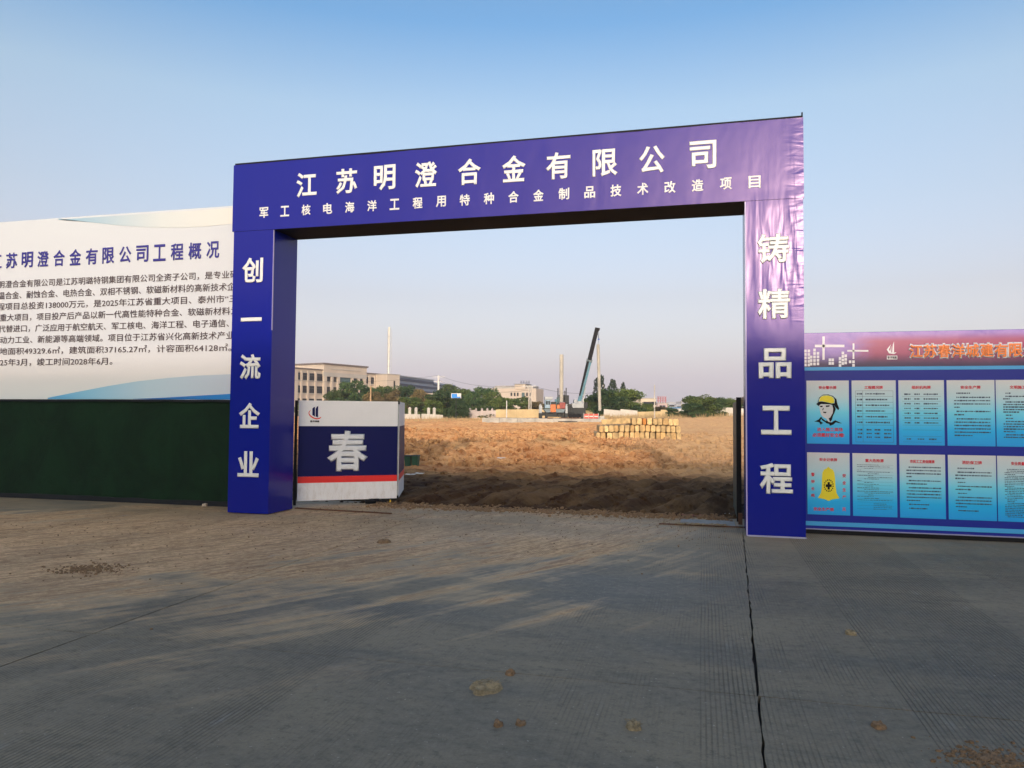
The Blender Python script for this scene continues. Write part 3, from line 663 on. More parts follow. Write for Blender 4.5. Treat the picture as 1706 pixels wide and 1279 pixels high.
# upper wave: pale blue wedge under the top edge, fading right
s = lambda x, y: fbb.px(x, y)
up = [s(98, 364), s(150, 370), s(200, 375.5), s(250, 378.5), s(300, 379), s(345, 377), s(392, 372)]
print_mesh('pale_wave', [[up[i], up[i+1], (up[i+1][0], BZ1-.045), (up[i][0], BZ1-.045)] for i in range(len(up)-1)],
           gradient('pale_wave_top', [(0, (.26, .46, .60)), (.22, (.38, .52, .62)), (.6, (.62, .66, .66)), (1, (.70, .70, .66))], .42, 'X'), bb, fbb, .006)
lowc = [(-20, 668), (80, 662.5), (130, 652.5), (180, 643), (230, 635), (280, 629.5), (330, 625.5), (392, 623)]
low = [s(*p) for p in lowc[1:]]
print_mesh('blue_wave', [[(low[i][0], BZ0+.004), (low[i+1][0], BZ0+.004), low[i+1], low[i]] for i in range(len(low)-1)],
           gradient('blue_wave', [(0, (.08, .40, .72)), (.2, (.24, .55, .76)), (.55, (.50, .66, .76)), (1, (.58, .64, .74))], .42, 'X'), bb, fbb, .006)
l2 = [s(222, 664.5), s(270, 662.5), s(330, 659), s(392, 655.5)]
print_mesh('deep_wave', [[(l2[i][0], BZ0+.004), (l2[i+1][0], BZ0+.004), l2[i+1], l2[i]] for i in range(3)],
           gradient('deep_wave', [(0, (.01, .12, .45)), (1, (.02, .25, .68))], .42, 'X'), bb, fbb, .008)
NAVY = film('navy_ink', (.035, .030, .26), .42, wr=.3); INK = film('brown_black_ink', (.075, .050, .055), .42, wr=.3)
tt = '江苏明澄合金有限公司工程概况'; a, b = s(20, 433), s(355, 418)
pit = (b[0]-a[0])/12
glyph_rows([(c, a[0]+pit*(i-1), 4.865, .285, .33) for i, c in enumerate(tt)], NAVY, bb, fbb, .010, .022)
lines = [('江苏明澄合金有限公司是江苏明璐特钢集团有限公司全资子公司，是专业研', 2, 0, 27, 325, (0, 470), (325, 457)),
 ('高温合金、耐蚀合金、电热合金、双相不锈钢、软磁新材料的高新技术企', 1, 0, 30, 380, (0, 491), (370, 477)),
 ('工程项目总投资138000万元，是2025年江苏省重大项目、泰州市“三', 1, 0, 0, 0, (0, 511), (365, 498)),
 ('”重大项目，项目投产后产品以新一代高性能特种合金、软磁新材料为', 0, -4, 0, 0, (0, 531), (370, 521)),
 ('代替进口，广泛应用于航空航天、军工核电、海洋工程、电子通信、', 0, 0, 0, 0, (0, 551), (365, 542)),
 ('，动力工业、新能源等高端领域。项目位于江苏省兴化高新技术产业', 0, -6, 0, 0, (0, 571), (365, 564)),
 ('占地面积49329.6㎡，建筑面积37165.27㎡，计容面积64128㎡。', 0, -9, 0, 0, (0, 591), (370, 586)),
 ('2025年3月，竣工时间2028年6月。', 0, -9, 0, 0, (0, 611), (190, 607))]
lx0 = {0: -27, 1: -14, 2: -16, 3: -4, 4: 0, 5: -8, 6: -9, 7: -9}; lx1 = {0: 396, 1: 392, 2: 396, 3: 398, 4: 383, 5: 392, 6: 388, 7: 191}
for i, L_ in enumerate(lines):
    z = 4.375-.2315*i
    lettering(L_[0], s(lx0[i], 500)[0], s(lx1[i], 500)[0], z-.078, z+.078, INK, bb, fbb, .010, .008)
# fence
nf = thing('net_fence', 'dark green netting fence below the cream billboard', 'fence', (-12, BY, 0))
m, n, l, b = new_mat('green_netting'); P = pos(n)
f1 = noise(n, l, mapped(n, l, P, (1.2, 1, .8)), 1.2, 6, .7, .5); f2 = noise(n, l, P, 90, 2)
c_ = mixc(n, l, sstep(n, l, f1, .3, .7), (.005, .019, .009), (.008, .033, .014)); c_ = mixc(n, l, mth(n, l, 'MULTIPLY', f2, .5), c_, (.006, .012, .008)); l.new(c_, b.inputs['Base Color'])
b.inputs['Roughness'].default_value = .85; b.inputs['Specular IOR Level'].default_value = .15; bump(n, l, b, mth(n, l, 'ADD', f1, mth(n, l, 'MULTIPLY', f2, .05)), .5, .1)
NET = m
mb = MB(); xs_ = np.arange(BX0, -8.3, .06); zs_ = np.linspace(.07, 1.985, 16); k0 = 0
for z in zs_:
    for x in xs_:
        d = .022*fbm(np.array([x*1.6]), np.array([z*.8]), 3, 101)[0]+.003*math.sin(x*7)
        zz = z+(.03*fbm(np.array([x*1.7]), np.array([0.]), 4, 103)[0] if z < .1 else 0)
        mb.v.append(Vector((x, BY-.01+float(d), float(zz))))
nn = len(xs_)
for j in range(15):
    for i in range(nn-1): mb.f.append((j*nn+i, j*nn+i+1, (j+1)*nn+i+1, (j+1)*nn+i))
mb.build('netting', NET, nf, smooth=True)
for x in np.arange(BX0+.9, -8.3, 1.45): MB().box((x-.025, BY+.07, 0), (x+.025, BY+.12, 1.98)).build('post', BLACKM, nf)
mb = MB()
for i in range(len(xs_)-1):
    x = xs_[i]; dz = .02*float(fbm(np.array([x*2.1]), np.array([3.]), 3, 105)[0]); mb.box((x, BY-.055, 1.955+dz), (xs_[i+1], BY-.03, 1.998+dz*.3))
mb.build('top_hem', mat('black_cloth', (.006, .008, .012), .9), nf)
mb = MB()
for i in range(len(xs_)-1):
    x = xs_[i]; dz = .04*float(fbm(np.array([x*1.4]), np.array([7.]), 3, 107)[0]); mb.box((x, BY-.04, .0), (xs_[i+1], BY+.04, .09+dz))
mb.build('bottom_hem', bpy.data.materials['black_cloth'], nf)
mb = MB(); c = gnd(341, 845); lump(mb, (c.x, c.y+.0, .03), .06, .5); o = mb.build('stone', mat('pale_stone', (.45, .36, .27), .9)); props(o, 'single pale stone at the foot of the green fence', 'stone')

# ------------------------------------------------------------------ right: the blue notice board
NY = 12.15; fn = Frame((0, NY), (1, NY))
nb = thing('notice_board', 'long royal blue site notice board with two rows of pale blue posters', 'notice board', (1.5, NY, 0))
NBLUE = film('board_blue', (.006, .018, .28), .40, .35, wr=.5)
MB().box((1.40, NY, .07), (8.0, NY+.03, 3.035)).build('backing_board', NBLUE, nb)
MB().box((1.40, NY-.004, .066), (8.0, NY-.001, .082)).build('hem', film('silver_hem', (.3, .3, .5), .4, wr=0), nb)
for x in (1.6, 2.9, 4.2, 5.5, 6.8, 7.9): MB().box((x, NY+.05, 0), (x+.05, NY+.10, 3.0)).build('post', BLACKM, nb)
MB().box((1.4, NY+.005, .0), (8.0, NY+.045, .060)).build('shadow_strip', BLACKM, nb)  # black strip standing for the shadow in the gap under the board
def head_extra(n, l, s_, col):
    X, Z = s_.outputs['X'], s_.outputs['Z']
    P = pos(n); nz = noise(n, l, mapped(n, l, P, (1.3, 1, 2.2)), 2.0, 4, .6, 1.2)
    top = mixc(n, l, nz, (.10, .05, .38), (.45, .27, .62))
    red = mixc(n, l, sstep(n, l, mth(n, l, 'ADD', X, mth(n, l, 'MULTIPLY', nz, .06)), .127, .207), top, (.33, .03, .12))
    rm = mth(n, l, 'MULTIPLY', sstep(n, l, Z, .98, .70), 1.0)
    c1 = mixc(n, l, rm, top, red)
    dk = sstep(n, l, mth(n, l, 'ADD', Z, mth(n, l, 'MULTIPLY', nz, -.15)), .36, -.05)
    return mixc(n, l, dk, c1, (.03, .008, .08))
MB().box((1.40, NY-.006, 2.515), (8.0, NY-.001, 3.03)).build('header_panel', gradient('header_print', [(0, (.1, .02, .1)), (1, (.5, .3, .6))], .36, 'Z', head_extra), nb)
wrinkle(bpy.data.materials['header_print'].node_tree.nodes, bpy.data.materials['header_print'].node_tree.links, bpy.data.materials['header_print'].node_tree.nodes['Principled BSDF'], 1.2)
CY = film('cyan_print', (.05, .36, .72), .4, wr=.3)
MB().box((1.40, NY-.007, 2.462), (8.0, NY-.001, 2.513)).build('cyan_stripe', CY, nb)
MB().box((1.40, NY-.007, .125), (8.0, NY-.001, .188)).build('cyan_stripe', CY, nb)
PW_ = film('print_white', (.82, .78, .82), .4, wr=0)
def c1p(X, Y): return fn.px(1330+X/6.395, 540+Y/6.395)
def rect(x0, y0, x1, y1, f=c1p): return [f(x0, y1), f(x1, y1), f(x1, y0), f(x0, y0)]
rects = [rect(255, 130, 280, 380), rect(175, 218, 490, 245), rect(577, 205, 596, 370), rect(520, 275, 745, 292)]
for x, ytop, ybot in ((62, 270, 440), (98, 270, 435), (122, 335, 440), (158, 260, 440), (195, 295, 440), (322, 365, 430), (352, 365, 430), (430, 350, 440), (460, 292, 440), (490, 322, 440), (537, 385, 415), (573, 385, 450)):
    y_ = ytop
    while y_ < ybot-12:
        rects.append(rect(x, y_, x+27, y_+30)); y_ += 37
print_mesh('skyline_print', rects, PW_, nb, fn, .009)
print_mesh('emblem', [[c1p(*p) for p in q] for q in ([(975, 295), (990, 225), (990, 300)], [(997, 300), (1005, 215), (1018, 185), (1018, 305)], [(940, 270), (985, 215), (965, 270), (985, 300), (1045, 300), (1020, 318), (965, 310)])], PW_, nb, fn, .009)
print_mesh('emblem_plate', [rect(942, 335, 1053, 375)], PW_, nb, fn, .009)
a = c1p(948, 370); b = c1p(1048, 340); lettering('春洋城建', a[0], b[0], a[1], b[1], BLACKM, nb, fn, .011, .02)
t = '江苏春洋城建有限公司'; c0, c8 = fn.px(1526, 586)[0], fn.px(1692, 586)[0]
ORG = gradient('orange_letter', [(0, (.72, .02, .01)), (.5, (.80, .05, .01)), (1, (.85, .20, .02))], .4)
k_ = (c8-c0)/7
glyph_rows([(c, c0+k_*(i), 2.735, .215, .235) for i, c in enumerate(t)], PW_, nb, fn, .009, .065)
glyph_rows([(c, c0+k_*(i), 2.735, .175, .195) for i, c in enumerate(t)], ORG, nb, fn, .013, .032)
POST = gradient('poster_print', [(0, (.0, .33, .80)), (.22, (.0, .44, .86)), (.50, (.16, .66, .86)), (.74, (.50, .68, .74)), (1, (.66, .66, .67))], .42)
REDI = film('red_ink', (.72, .03, .06), .42, wr=0); DARKI = film('dark_ink', (.035, .06, .12), .42, wr=0)
cols = [(1.545, 2.140), (2.180, 2.783), (2.820, 3.425), (3.462, 4.080), (4.095, 4.70)]
rows = [(1.355, 2.308), (.292, 1.222)]
titles = [['安全警示牌', '工程概况牌', '组织机构牌', '安全生产牌', '文明施工牌'], ['安全记录牌', '重大危险源', '农民工工资保障牌', '消防保卫牌', '安全质量标准']]
labels = [['poster of a worker in a yellow helmet', 'poster with a ruled table of project details', 'poster with a table of names', 'poster of short paragraphs, fourth in the upper row', 'poster with closely set print at the right end of the upper row'],
          ['poster with a big yellow bell', 'poster with a fine ruled table', 'poster with four blocks of print, third in the lower row', 'poster with a numbered list, fourth in the lower row', 'poster filled with very fine dark print']]
def dashes(parent, x0, x1, zs__, h, style, seed):
    """rows of print too small to read: words as short ink marks"""
    rd = random.Random(seed); q = []
    for z, a, b in zs__:
        x = x0+(x1-x0)*a
        while x < x0+(x1-x0)*b:
            w = rd.uniform(.010, .042); e_ = min(x+w, x0+(x1-x0)*b)
            hh = h*rd.uniform(.6, 1.05); q.append([(x, z-hh/2), (e_, z-hh/2), (e_, z+hh/2), (x, z+hh/2)]); x = e_+rd.uniform(.003, .009)
    print_mesh('small_print', q, DARKI, parent, fn, .0085)['kind'] = 'stuff'
for r_, (z0, z1) in enumerate(rows):
    for c_, (x0, x1) in enumerate(cols):
        po = MB().box((x0, NY-.006, z0), (x1, NY-.001, z1)).build('poster', POST, nb, labels[r_][c_])
        w = x1-x0; tt_ = titles[r_][c_]; tw = w*(.42 if len(tt_) < 7 else .54); zc = z1-.105
        lettering(tt_, (x0+x1)/2-tw/2, (x0+x1)/2+tw/2, zc-.026, zc+.026, REDI, po, fn, .009, .03)
        sd_ = r_*10+c_; a, b = x0+w*.10, x1-w*.08; H_ = z1-z0
        if (r_, c_) in ((0, 3), (0, 4), (1, 2), (1, 3), (1, 4)):
            step = {(0, 3): .048, (0, 4): .036, (1, 2): .046, (1, 3): .045, (1, 4): .024}[r_, c_]; zz = z1-.19; rd = random.Random(sd_); L2 = []; nl = 0
            while zz > z0+(.13 if (r_, c_) != (1, 4) else .06):
                end = rd.random() < .28; L2.append((zz, .06 if nl else .12, rd.uniform(.2, .7) if end else .98)); nl = 0 if end else 1
                zz -= step*(1.25 if end and step > .03 else 1)
            dashes(po, a, b, L2, .020 if step > .03 else .011, 0, sd_)
        elif (r_, c_) == (0, 1):
            zz = z1-.20; L2 = []; gl_ = []
            for i in range(6): L2 += [(zz-i*.085, .02, .17), (zz-i*.085, .26, .80+.1*(i % 3)*.6)]
            for i in range(3): L2 += [(zz-.535-i*.055, .03, .16), (zz-.535-i*.055, .28, .42), (zz-.535-i*.055, .5, .66), (zz-.535-i*.055, .76, .96)]
            dashes(po, a, b, L2, .024, 0, sd_)
            for z in [zz+.045-i*.085 for i in range(7)]+[z0+.035]: gl_.append([(a-.01, z-.0015), (b+.01, z-.0015), (b+.01, z+.0015), (a-.01, z+.0015)])
            for x in (a-.01, a+.09, b+.01): gl_.append([(x-.0015, z0+.035), (x+.0015, z0+.035), (x+.0015, zz+.045), (x-.0015, zz+.045)])
            print_mesh('ruled_table', gl_, DARKI, po, fn, .0078)
        elif (r_, c_) == (0, 2):
            zz = z1-.205; L2 = []; gl_ = []
            for i in range(7): L2 += [(zz-i*.070, .03, .20), (zz-i*.070, .30, .45), (zz-i*.070, .55, .93)]
            L2 += [(z0+.09, .08, .2), (z0+.09, .38, .55), (z0+.09, .68, .88)]
            dashes(po, a, b, L2, .022, 0, sd_)
            for z in [zz-.035-i*.070 for i in range(8)]+[z0+.045, z0+.13]: gl_.append([(a-.01, z-.0012), (b+.01, z-.0012), (b+.01, z+.0012), (a-.01, z+.0012)])
            print_mesh('ruled_table', gl_, DARKI, po, fn, .0078)
        elif (r_, c_) == (1, 1):
            zz = z1-.17; rd = random.Random(4); L2 = []; gl_ = []
            for i in range(26):
                L2.append((zz-i*.026, rd.choice((.0, .2, .3)), rd.choice((.12, .45, .6, .9, .98))) if i < 22 else (zz-i*.026, .45, rd.choice((.6, .8, .95))))
            dashes(po, a, b, [q_ for q_ in L2 if q_[2] > q_[1]], .008, 0, sd_)
            for i in range(14): z = zz-i*.05; gl_.append([(a, z-.0008), (b, z-.0008), (b, z+.0008), (a, z+.0008)])
            print_mesh('ruled_table', gl_, DARKI, po, fn, .0078)
        elif (r_, c_) == (0, 0):
            YL = film('yellow_print', (.82, .68, .02), .42, wr=0); GRYP = film('face_print', (.62, .63, .64), .42, wr=0)
            P1 = lambda pts: [c1p(*p) for p in pts]
            print_mesh('portrait_face', [P1([(222, 860), (240, 848), (300, 845), (350, 855), (368, 880), (382, 930), (362, 985), (350, 1040), (318, 1050), (300, 1005), (265, 990), (240, 960), (230, 920)])], GRYP, po, fn, .0078)
            print_mesh('portrait_ink', [P1([(190, 850), (215, 826), (250, 822), (300, 832), (352, 845), (385, 842), (388, 805), (372, 778), (345, 762), (300, 754), (262, 757), (232, 772), (218, 798), (212, 828), (205, 826), (222, 780), (262, 750), (318, 748), (368, 764), (405, 798), (416, 850), (435, 898), (425, 915), (402, 892), (385, 868), (340, 853), (240, 850), (215, 872)]),
                P1([(360, 856), (386, 872), (398, 905), (384, 945), (370, 972), (356, 1020), (338, 1042), (322, 1002), (338, 995), (366, 945), (370, 900)]),
                P1([(228, 868), (260, 868), (256, 884), (232, 882)]), P1([(290, 866), (334, 862), (330, 878), (294, 882)]), P1([(262, 930), (300, 934), (292, 948), (266, 944)]),
                P1([(264, 890), (270, 892), (262, 918), (254, 914)]),
                P1([(168, 1036), (215, 1015), (240, 985), (252, 995), (232, 1030), (262, 1050), (238, 1070), (222, 1045), (206, 1040)]),
                P1([(300, 1020), (322, 1040), (352, 1046), (392, 1022), (430, 1040), (466, 1056), (425, 1052), (400, 1044), (372, 1068), (336, 1082), (328, 1062), (290, 1052)]),
                P1([(238, 990), (262, 1008), (300, 1036), (290, 1046), (250, 1020)])], BLACKM, po, fn, .0088)
            print_mesh('portrait_helmet', [P1([(238, 775), (272, 760), (320, 760), (360, 775), (380, 800), (382, 838), (350, 842), (300, 830), (250, 819), (220, 824), (226, 798)])], YL, po, fn, .0098)
            a_, b_ = c1p(198, 1140), c1p(472, 1102); lettering('进入施工现场', a_[0], b_[0], a_[1], b_[1], REDI, po, fn, .009, .03)
            a_, b_ = c1p(150, 1200), c1p(488, 1160); lettering('必须戴好安全帽!', a_[0], b_[0], a_[1], b_[1], REDI, po, fn, .009, .03)
        elif (r_, c_) == (1, 0):
            P2 = lambda X, Y: fn.px(1330+X/7.525, 730+Y/7.525)
            print_mesh('bell_print', [[P2(*p) for p in [(375, 355), (400, 378), (430, 390), (450, 430), (460, 500), (466, 600), (478, 685), (515, 750), (420, 765), (380, 785), (335, 764), (245, 745), (282, 685), (294, 600), (296, 500), (302, 430), (322, 390), (352, 378)]]], YL, po, fn, .0078)
            q = [];
            for i in range(16):
                t = i/16*6.283; r1, r2 = 48, 62
                q.append([P2(380+r*math.cos(t+dt), 592+r*1.3*math.sin(t+dt)) for r, dt in ((r1, 0), (r2, 0), (r2, .22), (r1, .22))])
            q.append([P2(*p) for p in [(366, 548), (394, 548), (394, 576), (418, 576), (418, 610), (394, 610), (394, 642), (366, 642), (366, 610), (342, 610), (342, 576), (366, 576)]])
            print_mesh('bell_mark', q, BLACKM, po, fn, .0088)
            for t, X, Ys in (('警钟长鸣', 182, (452, 540, 630, 715)), ('安全生产', 574, (468, 557, 645, 735))):
                glyph_rows([(c, *P2(X, y), .050, .055) for c, y in zip(t, Ys)], REDI, po, fn, .009, .03)
            a_, b_ = P2(190, 905), P2(445, 870); lettering('安全生产第', a_[0], b_[0], a_[1], b_[1], REDI, po, fn, .009, .03)
            a_, b_ = P2(550, 912), P2(595, 868); lettering('天', a_[0], b_[0], a_[1], b_[1], REDI, po, fn, .009, .03)

# ------------------------------------------------------------------ inside the site
def place(px, py, Z): p = dep(px, py, Z); return p
GREENB = mat('green_plastic', (.03, .09, .05), .5)
for i, (dx_, lab) in enumerate(((0, 'green bin behind the white gate, left one of the pair'), (.26, 'green bin behind the white gate, right one of the pair'))):
    c = gnd(680, 779); c.x += dx_; z = soil_z(c.x, c.y)-.03; mb = MB()
    mb.hexa([Vector((c.x+a*.085, c.y+b*.085, z)) for a, b in ((-1, -1), (1, -1), (1, 1), (-1, 1))]+[Vector((c.x+a*.11, c.y+b*.11, z+.36)) for a, b in ((-1, -1), (1, -1), (1, 1), (-1, 1))])
    t_ = thing('waste_bin', lab, 'bin', (c.x, c.y, z), 'bins behind the white gate'); mb.build('body', GREENB, t_, bevel=.01)
    MB().box((c.x-.12, c.y-.12, z+.362), (c.x+.12, c.y+.12, z+.40)).build('lid', mat('dark_lid', (.02, .04, .03), .5), t_, bevel=.01)
LIT = mat('white_plastic_scrap', (.72, .72, .70), .6)
for i, (px, py, w, lab) in enumerate(((709, 762, .28, 'white scrap on the soil right of the green bins'), (731, 761, .32, 'flat white sheet scrap lying on soil beyond the bins'), (757, 772, .16, 'small white scrap at the edge of the sunlit soil'),
     (684, 789, .30, 'long white scrap below the green bins'), (699, 790, .26, 'crumpled white bag below the green bins'), (786, 799, .12, 'white scrap on the shaded mud, left of centre'), (690, 822, .07, 'tiny white scrap in the shade beside the folded gate'), (848, 770, .18, 'white scrap on the sunlit soil, centre left'),
     (835, 767, .30, 'pale strip of scrap on the sunlit soil'), (1211, 851, .10, 'white scrap on the mud before the right gate leaf'))):
    c = gnd(px, py); z = soil_z(c.x, c.y); mb = MB(); nseg = 6; k = len(mb.v)
    for j in range(4):
        for i2 in range(nseg): mb.v.append(Vector((c.x+(i2/(nseg-1)-.5)*w, c.y+(j/3-.5)*w*.6, z+.02+.12*w*random.random()+.05*w*(j % 2))))
    for j in range(3):
        for i2 in range(nseg-1): mb.f.append((j*nseg+i2, j*nseg+i2+1, (j+1)*nseg+i2+1, (j+1)*nseg+i2))
    o = mb.build('plastic_scrap', LIT); q = o.modifiers.new('s', 'SOLIDIFY'); q.thickness = .008; props(o, lab, 'litter', 'white scraps on the soil')

# stack of squared piles, ends towards the gate
PILE = [mat('pale_pile_end', (.62, .43, .20), .85, .3, 3, rnd=.5, bmp=.3), mat('ochre_pile_end', (.56, .36, .15), .85, .25, 3, rnd=.3), mat('orange_pile_end', (.55, .22, .05), .85, .2, 3)]
ZS = 56.5
pA, pB = dep(993, 727, ZS), dep(1134, 727, ZS-.5); fs = Frame((pA.x, pA.y), (pB.x, pB.y)); zs0 = soil_z((pA.x+pB.x)/2, (pA.y+pB.y)/2)+.02
row_px = [[(993, 1001), (1001, 1009), (1011, 1020), (1020, 1030), (1030, 1039), (1040, 1048.5), (1049, 1057), (1057, 1066), (1066, 1074.5), (1075, 1082), (1083, 1092), (1093, 1101), (1101, 1109.5), (1110, 1118), (1118, 1127), (1127, 1135)],
          [(998, 1006), (1006.5, 1014), (1014.5, 1023), (1023, 1031), (1032, 1040.5), (1041, 1049), (1050, 1057.5), (1058, 1065.5), (1066, 1075), (1075.5, 1084), (1084.5, 1092.5), (1093, 1101), (1101.5, 1109.5), (1110, 1117.5), (1118, 1126), (1126.5, 1134.5)],
          [(1052, 1061), (1061.5, 1070), (1070.5, 1077), (1078, 1087), (1087.5, 1095), (1095.5, 1104), (1104.5, 1113.5), (1113.5, 1121.5), (1121.5, 1131)]]
rowh = .50; ords = ['first', 'second', 'third', 'fourth', 'fifth', 'sixth', 'seventh', 'eighth', 'ninth', 'tenth', 'eleventh', 'twelfth', 'thirteenth', 'fourteenth', 'fifteenth', 'sixteenth']
bulge = lambda px: .0 
for r_, row in enumerate(row_px):
    for i, (a, b) in enumerate(row):
        s0, s1 = fs.px(a, 715)[0], fs.px(b, 715)[0]; hgt = rowh*random.uniform(.95, 1.02); z0 = zs0+r_*(rowh+.03)+.07*math.sin((a-993)/141*3.1)-.02
        f_ = random.uniform(-.16, .12)
        cc = fs.pt((s0+s1)/2, z0, 0); mk = PILE[2] if (r_ == 2 and i == 2) else (PILE[1] if random.random() < .25 or (r_, i) in ((1, 8), (0, 5)) else PILE[0])
        mb = MB(); w = (s1-s0)/2-.018; c4 = [(-w, 0), (w, 0), (w, hgt), (-w, hgt)]; bv = .06
        ring = [(-w+bv, 0), (w-bv, 0), (w, bv), (w, hgt-bv), (w-bv, hgt), (-w+bv, hgt), (-w, hgt-bv), (-w, bv)]; j_ = [(random.uniform(-.008, .008), random.uniform(-.008, .008)) for _ in ring]
        n8 = 8; mb.add([fs.n*(f_) + fs.u*(x+jx)+Vector((0, 0, z+jz)) for (x, z), (jx, jz) in zip(ring, j_)]+[fs.n*(f_-6.5)+fs.u*x+Vector((0, 0, z)) for x, z in ring], [tuple(range(8)), tuple(range(15, 7, -1))]+[(k, (k+1) % 8, 8+(k+1) % 8, 8+k) for k in range(8)])
        o = mb.build('squared_pile', mk); o.location = cc
        props(o, f"squared pile {('in the bottom row', 'in the middle row', 'in the top row')[r_]} of the stack, {ords[i]} from the left", 'pile', 'squared piles stacked end on')
s0, s1 = fs.px(1003, 697)[0], fs.px(1050.5, 697)[0]; z0 = zs0+2*(rowh+.012)
mb = MB(); A, B = fs.pt(s0, z0+.02, -.5), fs.pt(s1, z0+.16, -.02); mb.bar(A+Vector((0, 0, .22)), B+Vector((0, 0, .22)), .42, .40)
o = mb.build('squared_pile', PILE[0], bevel=.03); props(o, 'long squared pile lying sideways on top of the left end of the stack', 'pile', 'squared piles stacked end on')

# concrete strip the rig stands on
ZM = 97.0
a, b = dep(803, 703, ZM+1), dep(1012, 703.5, ZM-1); fsl = Frame((a.x, a.y), (b.x, b.y))
zslab = dep(935, 697, ZM).z
sl = thing('concrete_strip', 'long low strip of pale concrete under the piling rig', 'slab', (a.x, a.y, 0))
k = 7
for i in range(k):
    MB().fbox(fsl, fsl.len*i/k+.02, fsl.len*(i+1)/k-.02, zslab-1.0, zslab-.02*random.random(), -14, 0).build('slab', CONC, sl)
MB().fbox(fsl, fsl.px(930, 700)[0], fsl.px(962, 700)[0], zslab-.42, zslab-.34, .01, .25).build('dark_gap_strip', BLACKM, sl)  # black strip put in as the dark gap line under the concrete

# static piling rig with its own crane
BLU = mat('pale_blue_paint', (.22, .34, .44), .45, .15, 1.5); GRYB = mat('grey_blue_paint', (.13, .18, .21), .5, .2, 1.2); TEAL = mat('teal_paint', (.02, .16, .24), .42, .12, .8)
ORNG = mat('orange_paint', (.62, .16, .03), .5, .2, 2); REDP = mat('red_brown_paint', (.28, .05, .04), .55, .2, 2); LGT = mat('light_grey_paint', (.38, .41, .43), .5, .12, 1); DKG = mat('dark_green_grey', (.006, .010, .011), .6, .3, 2)
GLS, n, l, b = new_mat('dark_glass'); b.inputs['Base Color'].default_value = (.03, .04, .05, 1); b.inputs['Roughness'].default_value = .12
o_ = dep(898.3, 697.4, ZM); e_ = dep(978.5, 697.4, ZM); fm = Frame((o_.x, o_.y), (e_.x, e_.y)); q0 = zslab
rig = thing('piling_rig', 'static piling rig with teal and black crane boom beyond the stack', 'piling rig', (o_.x, o_.y, q0))
KZ = fm.len/570.0
def rx(X): return (X-130)*KZ
def rz(Y): return q0+(1183-Y)*KZ
def rb(name, X0, Y0, X1, Y1, d0, d1, m_, par=None, bev=0): return MB().fbox(fm, rx(X0), rx(X1), rz(Y1), rz(Y0), d0, d1).build(name, m_, par or rig, bevel=bev)
for X in (148, 452): 
    for d in (-2.6, 0):
        lg = rb('leg', X-12, 1030, X+14, 1120, d-.35, d, LGT); rb('foot', X-16, 1120, X+18, 1183, d-.45, d+.08, DKG, lg)
        MB().tube([fm.pt(rx(X), rz(1180), d-.2), fm.pt(rx(X), rz(1010), d-.2)], .09, 8).build('jack', STEEL, lg)
rb('leg', 630, 1120, 655, 1183, -.5, 0, DKG)
mb = MB(); P = fm.pt; mb.hexa([P(rx(215), rz(1112), .1), P(rx(420), rz(1112), .1), P(rx(420), rz(1112), -3), P(rx(215), rz(1112), -3), P(rx(180), rz(1072), .1), P(rx(440), rz(1072), .1), P(rx(440), rz(1072), -3), P(rx(180), rz(1072), -3)]); mb.build('hull', GRYB, rig)
for X0, X1, Y0 in ((205, 232, 1112), (232, 300, 1125), (300, 345, 1118), (352, 395, 1122), (400, 425, 1114), (490, 530, 1120), (560, 600, 1110)):
    rb('undercarriage', X0, Y0, X1, 1165 if X1-X0 > 35 else 1183, -2.2, -.2, DKG)
rb('short_boat', 225, 1172, 300, 1186, -2.6, .1, RUST); rb('short_boat', 380, 1172, 600, 1188, -2.6, .1, RUST)
for X0, Y0, X1, Y1, dz in ((440, 1030, 478, 1112, -.5), (505, 1040, 530, 1112, -.1), (600, 1100, 682, 1130, -.1), (480, 1106, 600, 1150, -.5), (240, 1108, 420, 1150, -.9), (350, 1000, 372, 1030, -.6), (664, 1040, 700, 1062, -.2)): rb('machinery', X0, Y0, X1, Y1, dz-1.2, dz, DKG, bev=.03)
for X in (500, 545, 590, 640):
    c = fm.pt(rx(X), rz(1150), -.15); MB().tube([c-fm.n*.35, c+fm.n*.1], .30, 14).build('wheel', BLACKM, rig)
rb('chassis', 160, 1108, 690, 1152, -2.4, -.7, DKG); cb = rb('cabin', 200, 962, 266, 1062, -2.2, -.3, BLU, bev=.02); rb('window', 208, 975, 232, 1020, -.29, -.27, GLS, cb); rb('window', 238, 975, 260, 1020, -.29, -.27, GLS, cb); rb('roof', 197, 926, 290, 960, -2.4, -.2, LGT, cb)
rb('power_box', 262, 1016, 326, 1108, -1.0, .25, ORNG, bev=.03); rb('pump', 340, 1020, 372, 1066, -1, 0, ORNG); rb('pump', 372, 992, 440, 1066, -1.4, -.1, REDP, bev=.04); rb('tank', 275, 985, 335, 1020, -1.6, -.5, DKG)
rb('control_box', 318, 955, 342, 1010, -1.2, -.6, TEAL)
for X0, X1, Y0 in ((352, 364, 820), (368, 378, 900), (424, 434, 900), (436, 446, 850), (452, 462, 815)): rb('guide_post', X0, Y0, X1, 1000, -1.5, -1.2, DKG)
rb('clamp_box', 436, 905, 488, 1010, -1.9, -.8, DKG, bev=.03); rb('clamp_box', 345, 930, 376, 1000, -1.9, -.9, mat('dark_teal', (.03, .09, .10), .5), bev=.03); rb('cross_beam', 345, 985, 490, 1000, -1.3, -.9, GRYB)
rb('operator_cabin', 478, 1010, 512, 1060, -1.8, -.8, DKG)
